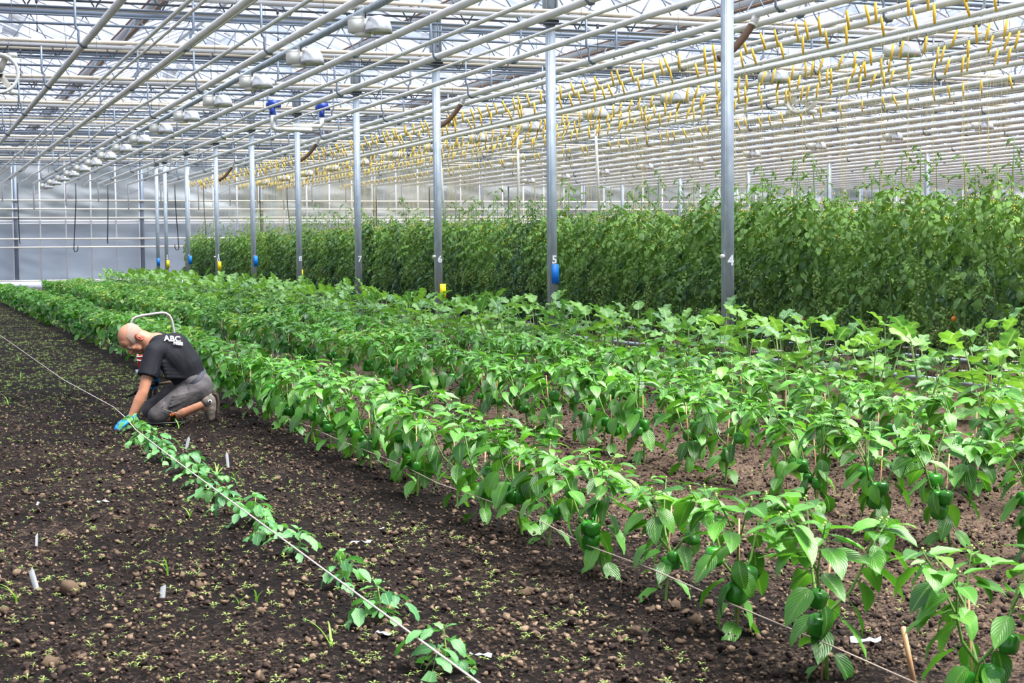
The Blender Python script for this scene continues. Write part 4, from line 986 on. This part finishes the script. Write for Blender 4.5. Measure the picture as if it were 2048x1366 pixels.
for a, e, w_ in ((shL, elL, wrL), (shR, elR, wrR)):
    capsule(bd, a, a.lerp(e, .5), .052, .047); capsule(bd, a.lerp(e, .5), e, .047, .037); capsule(bd, e, e.lerp(w_, .35), .038, .041); capsule(bd, e.lerp(w_, .35), w_, .041, .025)
    capsule(bd, mp(700, 470, 0), a, .08, .055)
hipL, knL, anL = mp(1040, 880, -.10), mp(655, 1150, -.14), mp(1110, 1010, -.15)
hipR, knR, anR = mp(1040, 850, .12), mp(600, 1120, .12), mp(1110, 1005, .12)
for h_, k_, a_ in ((hipL, knL, anL), (hipR, knR, anR)):
    capsule(bd, h_, k_, .085, .058); capsule(bd, k_+Vector((.03, 0, .012)), k_.lerp(a_, .5)+Vector((0, 0, .0)), .052, .060); capsule(bd, k_.lerp(a_, .5), a_, .060, .038)
    capsule(bd, a_, a_+Vector((.05, 0, -.08)), .034, .03)
for a, e, w_ in ((shL, elL, wrL), (shR, elR, wrR)):
    capsule(bd, w_, w_+(w_-e).normalized()*.03, .026, .026)
remesh(bd, 'body', M_skin, .006, 5, man, OR)
def part(name, b, m, smooth=True): return build(name, b, m, man, smooth)
# ears, eyes, hair, mouth
b = MB()
for s in (-1, 1):
    c = MB(); n = 14
    for k in range(n): pass
    Pp = [hp(-.028+.020*math.cos(a)-.006, s*(.076+.006*math.sin(a*.5)), -.028+.032*math.sin(a)) for a in np.linspace(-2.4, 2.2, 12)]
    b.tube(Pp, [.004]+[.007]*10+[.005], 7); b.tube([hp(-.024, s*.072, -.04), hp(-.030, s*.078, -.03), hp(-.026, s*.074, -.012)], [.010, .009, .009], 7)
part('ear', b, M_ear)
b = MB()
for s in (-1, 1): b.ball(hp(.0690, .030*s, -.016), .0115, 12, 8)
part('eyes', b, M_eye); b = MB()
for s in (-1, 1): b.ball(hp(.0765, .031*s, -.019), .0068, 10, 6)
part('iris', b, M_iris); b = MB()
for s in (-1, 1):
    b.tube([hp(.083, .014*s, .001), hp(.083, .030*s, .006), hp(.070, .046*s, .001)], [.0035, .0045, .003], 6)
    b.tube([hp(.079, .018*s, -.008), hp(.083, .030*s, -.006), hp(.074, .043*s, -.010)], .0025, 5)
part('eyebrow', b, M_hair)
b = MB(); b.tube([hp(.084, -.022, -.078), hp(.093, 0, -.076), hp(.084, .022, -.078)], [.003, .0055, .003], 6); part('lips', b, M_lip)
c = MB(); c.ball((0, 0, 0), (.0950, .0752, .0932), 160, 120); V, Q, T, D = c.get()
keep = [q for q in Q if all((V[i][2] < .045-.35*V[i][0] and V[i][0] < .040-.35*V[i][2] and V[i][2] > -.075) for i in q)]
A = np.array(HM@Matrix.Translation((-.012, 0, .022))); b = MB(); b.add(V@A[:3, :3].T+A[:3, 3], keep); part('stubble_hair', b, M_hair)
# shirt
sh = MB()
w0, w1 = mp(975, 775, 0), mp(800, 560, 0); up_ = mp(690, 465, .0)
for d in (-.075, 0, .075):
    dv = Vector((.13*d, d, 0)); u1 = mp(830, 474, 0)+dv*.9; u2 = mp(935, 640, 0)+dv
    capsule(sh, up_+dv, u1, .095, .112, 20); capsule(sh, u1, u2, .112, .120, 20); capsule(sh, u2, w0+dv*.8, .120, .120, 20)
    capsule(sh, w0+dv*.8, w1+dv, .122, .128, 20); capsule(sh, w1+dv, up_+dv+Vector((0, 0, .004*d)), .128, .10, 20)
capsule(sh, mp(640, 425, 0), mp(700, 460, 0), .078, .10)
for a, e in ((shL, elL), (shR, elR)):
    capsule(sh, mp(720, 480, (a.y-MY)*.4), a, .10, .072)
    m_ = a.lerp(e, .62); n_ = 18; sh.tube([a, a.lerp(e, .3), m_], [.072, .074, .078], n_)
for k in range(5): # cloth folds over the side and sleeve
    capsule(sh, mp(700+10*k, 600+36*k, -.17), mp(1000+18*k, 640+30*k, -.165), .020, .014, 8)
    capsule(sh, mp(560+26*k, 520, -.225), mp(540+24*k, 700, -.27), .010, .006, 8)
shirt = remesh(sh, 't_shirt', M_shirt, .007, 5, man, OR); shirt['label'] = 'black short-sleeved t-shirt'
b = MB(); b.tube([mp(600, 330+0, .0)+Vector((0, 0, -.02)), mp(565, 400, -.05), mp(560, 470, -.07)], .006, 6); part('collar', b, M_shirt)
# writing on the back of the shirt
def shirt_text(s, size, zx, zy, d, rot, sl=0):
    me = text_mesh(s, size, .001, .0012); me.materials.append(M_white); o = put('shirt_print', me, man)
    n_ = Vector((.16, -.80, .50)).normalized(); xx = Vector((math.cos(rot), .05, -math.sin(rot))); xx = (xx-n_*xx.dot(n_)).normalized(); yy = n_.cross(xx)
    p = mp(zx, zy, d)-OR
    o.matrix_local = Matrix(((xx.x, yy.x, n_.x, p.x), (xx.y, yy.y, n_.y, p.y), (xx.z, yy.z, n_.z, p.z), (0, 0, 0, 1))); return o
P_TXT = (shirt_text('ABC', .066, 795, 375, -.158, .05), shirt_text('FREE', .034, 850, 420, -.186, .10))
# shorts
so_ = MB()
capsule(so_, mp(985, 800, -.07), mp(985, 800, .07), .125, .125, 20); capsule(so_, mp(1055, 850, -.09), mp(1055, 850, .10), .110, .11, 20)
for h_, k_ in ((hipL, knL), (hipR, knR)):
    capsule(so_, h_, h_.lerp(k_, .55)+Vector((0, 0, .01)), .118, .092, 20); capsule(so_, h_.lerp(k_, .55)+Vector((0, 0, .01)), k_+Vector((-.004, 0, .018)), .092, .072, 20)
for k in range(4):
    capsule(so_, mp(1080-30*k, 880+20*k, -.20), mp(800-10*k, 930+34*k, -.225), .016, .010, 8)
remesh(so_, 'shorts', M_short, .008, 4, man, OR)
b = MB(); b.tube([mp(870, 1115, -.215), mp(800, 1090, -.232), mp(690, 1050, -.225)], .004, 5); b.tube([mp(690, 1050, -.225), mp(720, 985, -.225)], .003, 5); b.tube([mp(930, 860, -.215), mp(915, 940, -.225), mp(800, 980, -.228)], .003, 5); part('pocket_seam', b, M_seam)
b = MB(); c0 = mp(1020, 775, 0); ax = Vector((.86, 0, .42)).normalized()
n_ = 28; V = []; wax = (mp(900, 650, 0)-mp(1030, 800, 0)).normalized()
for t_ in (-.016, .016):
    for k in range(n_):
        a = 2*PI*k/n_; q = Vector((-wax.z, 0, wax.x)); V.append(tuple(mp(985, 790, 0)+wax*t_+q*math.cos(a)*.131+Vector((0, 1, 0))*math.sin(a)*.202))
b.add(V, [(k, (k+1) % n_, n_+(k+1) % n_, n_+k) for k in range(n_)]); part('belt', b, M_belt)
# knee pad and its band
b = MB(); b.box(tuple(mp(745, 1195, -.14)), (.25, .13, .012)); part('knee_pad', b, M_black, False)
q0 = knL+Vector((.03, 0, .012)); q1 = knL.lerp(anL, .5); b = MB(); b.tube([q0.lerp(q1, .35), q0.lerp(q1, .5), q0.lerp(q1, .62)], [.0575, .060, .061], 20, cap=False); part('knee_band', b, M_black)
b = MB(); pc = q0.lerp(q1, .5)
for k in range(4): b.box((pc.x-.018+.012*k, pc.y-.0605, pc.z-.008+.003*k), (.008, .004, .020+.006*(k % 2)))
part('band_lettering', b, M_orange, False)
# boots
for a_, s in ((anL, -.15), (anR, .12)):
    bt = MB(); hl = mp(1205, 960, s); to = mp(1195, 1150, s)
    capsule(bt, mp(1120, 985, s), mp(1165, 1010, s), .052, .054); capsule(bt, mp(1165, 985, s), mp(1180, 1090, s), .052, .046); capsule(bt, mp(1180, 1080, s), mp(1185, 1160, s), .044, .034)
    remesh(bt, 'boot', M_boot, .007, 3, man, OR)
    b = MB(); V = []
    for (zx, zy, hw) in ((1190, 915, .034), (1225, 930, .040), (1240, 1000, .034), (1235, 1080, .044), (1228, 1150, .045), (1210, 1195, .030)):
        for zz in (0, 24):
            for q in (-1, 1): V.append(tuple(mp(zx+zz, zy, s+q*hw)))
    Q = []
    for i in range(5):
        o = i*4; Q += [(o, o+1, o+5, o+4), (o+2, o+6, o+7, o+3), (o, o+4, o+6, o+2), (o+1, o+3, o+7, o+5)]
    Q += [(0, 2, 3, 1), (20, 21, 23, 22)]
    b.add(V, Q); part('boot_sole', b, M_sole, False)
b = MB(); b.tube([mp(1165, 992, -.202), mp(1165, 992, -.210)], .015, 12); part('boot_badge', b, M_white); b = MB(); b.tube([mp(1165, 992, -.2095), mp(1165, 992, -.2115)], .009, 12); part('badge_centre', b, M_black)
# gloved hands: palm, four unequal fingers, thumb
def hand(w_, d_, nrm, curl, name, spread=.16):
    d_ = d_.normalized(); side = d_.cross(nrm).normalized(); nrm = side.cross(d_).normalized(); g = MB()
    capsule(g, w_-d_*.025, w_+d_*.02, .031, .029, 12); palm = w_+d_*.055
    for s in (-.026, -.009, .009, .026): capsule(g, w_+d_*.02+side*s*.6, w_+d_*.082+side*s, .017, .014, 10)
    for s, ln, r_ in ((-.031, .068, .0088), (-.0105, .078, .0094), (.0105, .074, .0092), (.031, .058, .0082)):
        p = w_+d_*.086+side*s; dr = (d_+side*s*spread*8).normalized(); a = 0
        for seg, L in enumerate((.44, .32, .26)):
            a += curl*(.7+.25*seg); v = (dr*math.cos(a)-nrm*math.sin(a)); q = p+v*ln*L; capsule(g, p, q, r_*(1-.08*seg), r_*(.93-.09*seg), 8); p = q
    p = w_+d_*.025+side*.030; v = (d_*.55+side*.75-nrm*.35).normalized(); q = p+v*.038; capsule(g, p, q, .0125, .0105, 8); v2 = (d_*.85+side*.15-nrm*.5).normalized(); capsule(g, q, q+v2*.030, .0105, .0085, 8)
    return remesh(g, name, M_glove, .0035, 2, man, OR)
hand(mp(385, 1135, -.24), mp(262, 1215, -.26)-mp(385, 1135, -.24), Vector((-.25, -.35, .9)), .42, 'left_glove')
hand(mp(655, 745, .19), mp(625, 835, .12)-mp(655, 745, .19), Vector((.3, -.9, .1)), .75, 'right_glove')

# ------------------------------------------------------------------ planting cart behind him
cart = thing('planting_cart', 'small steel handled cart with red crate standing behind the kneeling man', 'cart', mp(620, 1180, .40)*1.0)
cart.location.z = 0
def cp(name, b, m, smooth=True): return build(name, b, m, cart, smooth)
b = MB(); L_ = [(495, 745), (470, 640), (455, 540), (405, 300), (400, 240), (420, 205), (450, 188), (520, 172), (640, 155), (715, 146), (750, 152), (785, 175), (810, 220), (832, 330), (860, 560), (880, 800)]
b.tube([mp(x_, y_, .42) for x_, y_ in L_], .0105, 10); cp('handle', b, M_silver)
b = MB(); cr_ = (mp(455, 585, .30), mp(640, 575, .30), mp(640, 715, .30), mp(470, 715, .30)); V = [tuple(v) for v in cr_]+[tuple(v+Vector((.03, .22, .0))) for v in cr_]
b.add(V, [(0, 3, 2, 1), (4, 5, 6, 7), (0, 4, 7, 3), (1, 2, 6, 5), (3, 7, 6, 2)]); M_red = mat('red plastic', (.62, .04, .03), .45); cp('crate', b, M_red, False)
b = MB(); b.tube([mp(455, 618, .295), mp(640, 650, .295)], .006, 6); b.tube([mp(452, 585, .295), mp(640, 575, .295)], .005, 6); cp('crate_stripe', b, M_white)
b = MB(); b.box(tuple(mp(510, 745, .34)), (.09, .10, .04)); cp('bracket', b, M_galv, False)
for i, (a_, c_) in enumerate((((600, 850), (545, 1150)), ((640, 860), (620, 1120)), ((560, 900), (580, 1130)))):
    b = MB(); b.tube([mp(a_[0], a_[1], .16+.08*i), mp(c_[0], c_[1], .12+.1*i)], .012 if i else .015, 8); cp('leg', b, M_sole if i != 2 else M_galv)
b = MB(); b.tube([mp(600, 862, .2), mp(800, 845, .3)], .010, 8); cp('crossbar', b, M_brown)
b = MB(); b.tube([mp(590, 850, .12), mp(660, 835, .12)], .022, 10); cp('grip', b, M_black)
b = MB(); V = [tuple(mp(x_, y_, .3+dd)) for dd in (0, .01) for x_, y_ in ((325, 1005), (440, 925), (450, 960), (400, 985))]; b.add(V, [(0, 1, 2, 3), (7, 6, 5, 4), (0, 4, 5, 1), (1, 5, 6, 2), (2, 6, 7, 3), (3, 7, 4, 0)]); b.tube([mp(440, 940, .3), mp(600, 870, .22)], .010, 6)
tag(build('black_trowel', b, M_black, None, False, mp(380, 965, .3)), 'black blade of a hand tool beside the kneeling man\'s arm', 'tool')

for o in bpy.data.objects:
    if o.parent and o.name.split('.')[0] in ('foliage', 'flower_buds', 'blossoms', 'fruits', 'fruit_cluster', 'blossom', 'printed_grid'): o['kind'] = 'stuff'
# ------------------------------------------------------------------ parked prototypes that ended up unused are removed
for protos, key in ((near_p, 'p'), (far_p, 'p'), (near_e, 'e'), (far_e, 'e'), (near_t, 't'), (far_t, 't'), (yt, 'y')):
    for root, kids in protos:
        if root.location.z < -40:
            for k_ in kids: bpy.data.objects.remove(k_)
            bpy.data.objects.remove(root)

# ------------------------------------------------------------------ sub-parts: pieces that belong to a part move one level down
def under(child, new):
    m = new.matrix_local.inverted() @ child.matrix_local; child.parent = new; child.matrix_local = m
kidmap = {}
for o in bpy.data.objects:
    if o.parent: kidmap.setdefault(o.parent, []).append(o)
SUB = {'painted_digit': 'shaft', 'bulb': 'reflector', 'bracket': 'ballast_box', 'blade': 'motor', 'guard_strut': 'shroud', 'printed_grid': 'card', 'hanging_wire': 'card', 'boot_badge': 'boot', 'badge_centre': 'boot',
       'boot_sole': 'boot', 'iris': 'eyes', 'belt': 'shorts', 'pocket_seam': 'shorts', 'collar': 't_shirt', 'shirt_print': 't_shirt', 'crate_stripe': 'crate', 'pipe_sleeve': 'pipe', 'valve_pipe': 'valve_body', 'cluster_stalk': 'fruit_cluster'}
for p_, ks in kidmap.items():
    if p_.get('category') is None or p_.get('category') in ('tomato plant', 'grass'): continue
    by = {}
    for k_ in ks: by.setdefault(k_.name.split('.')[0], []).append(k_)
    for k_ in ks:
        b_ = k_.name.split('.')[0]
        if b_ in SUB and SUB[b_] in by:
            c_ = by[SUB[b_]]; i_ = min(by[b_].index(k_), len(c_)-1) if b_ in ('boot_sole',) else 0
            under(k_, c_[i_])
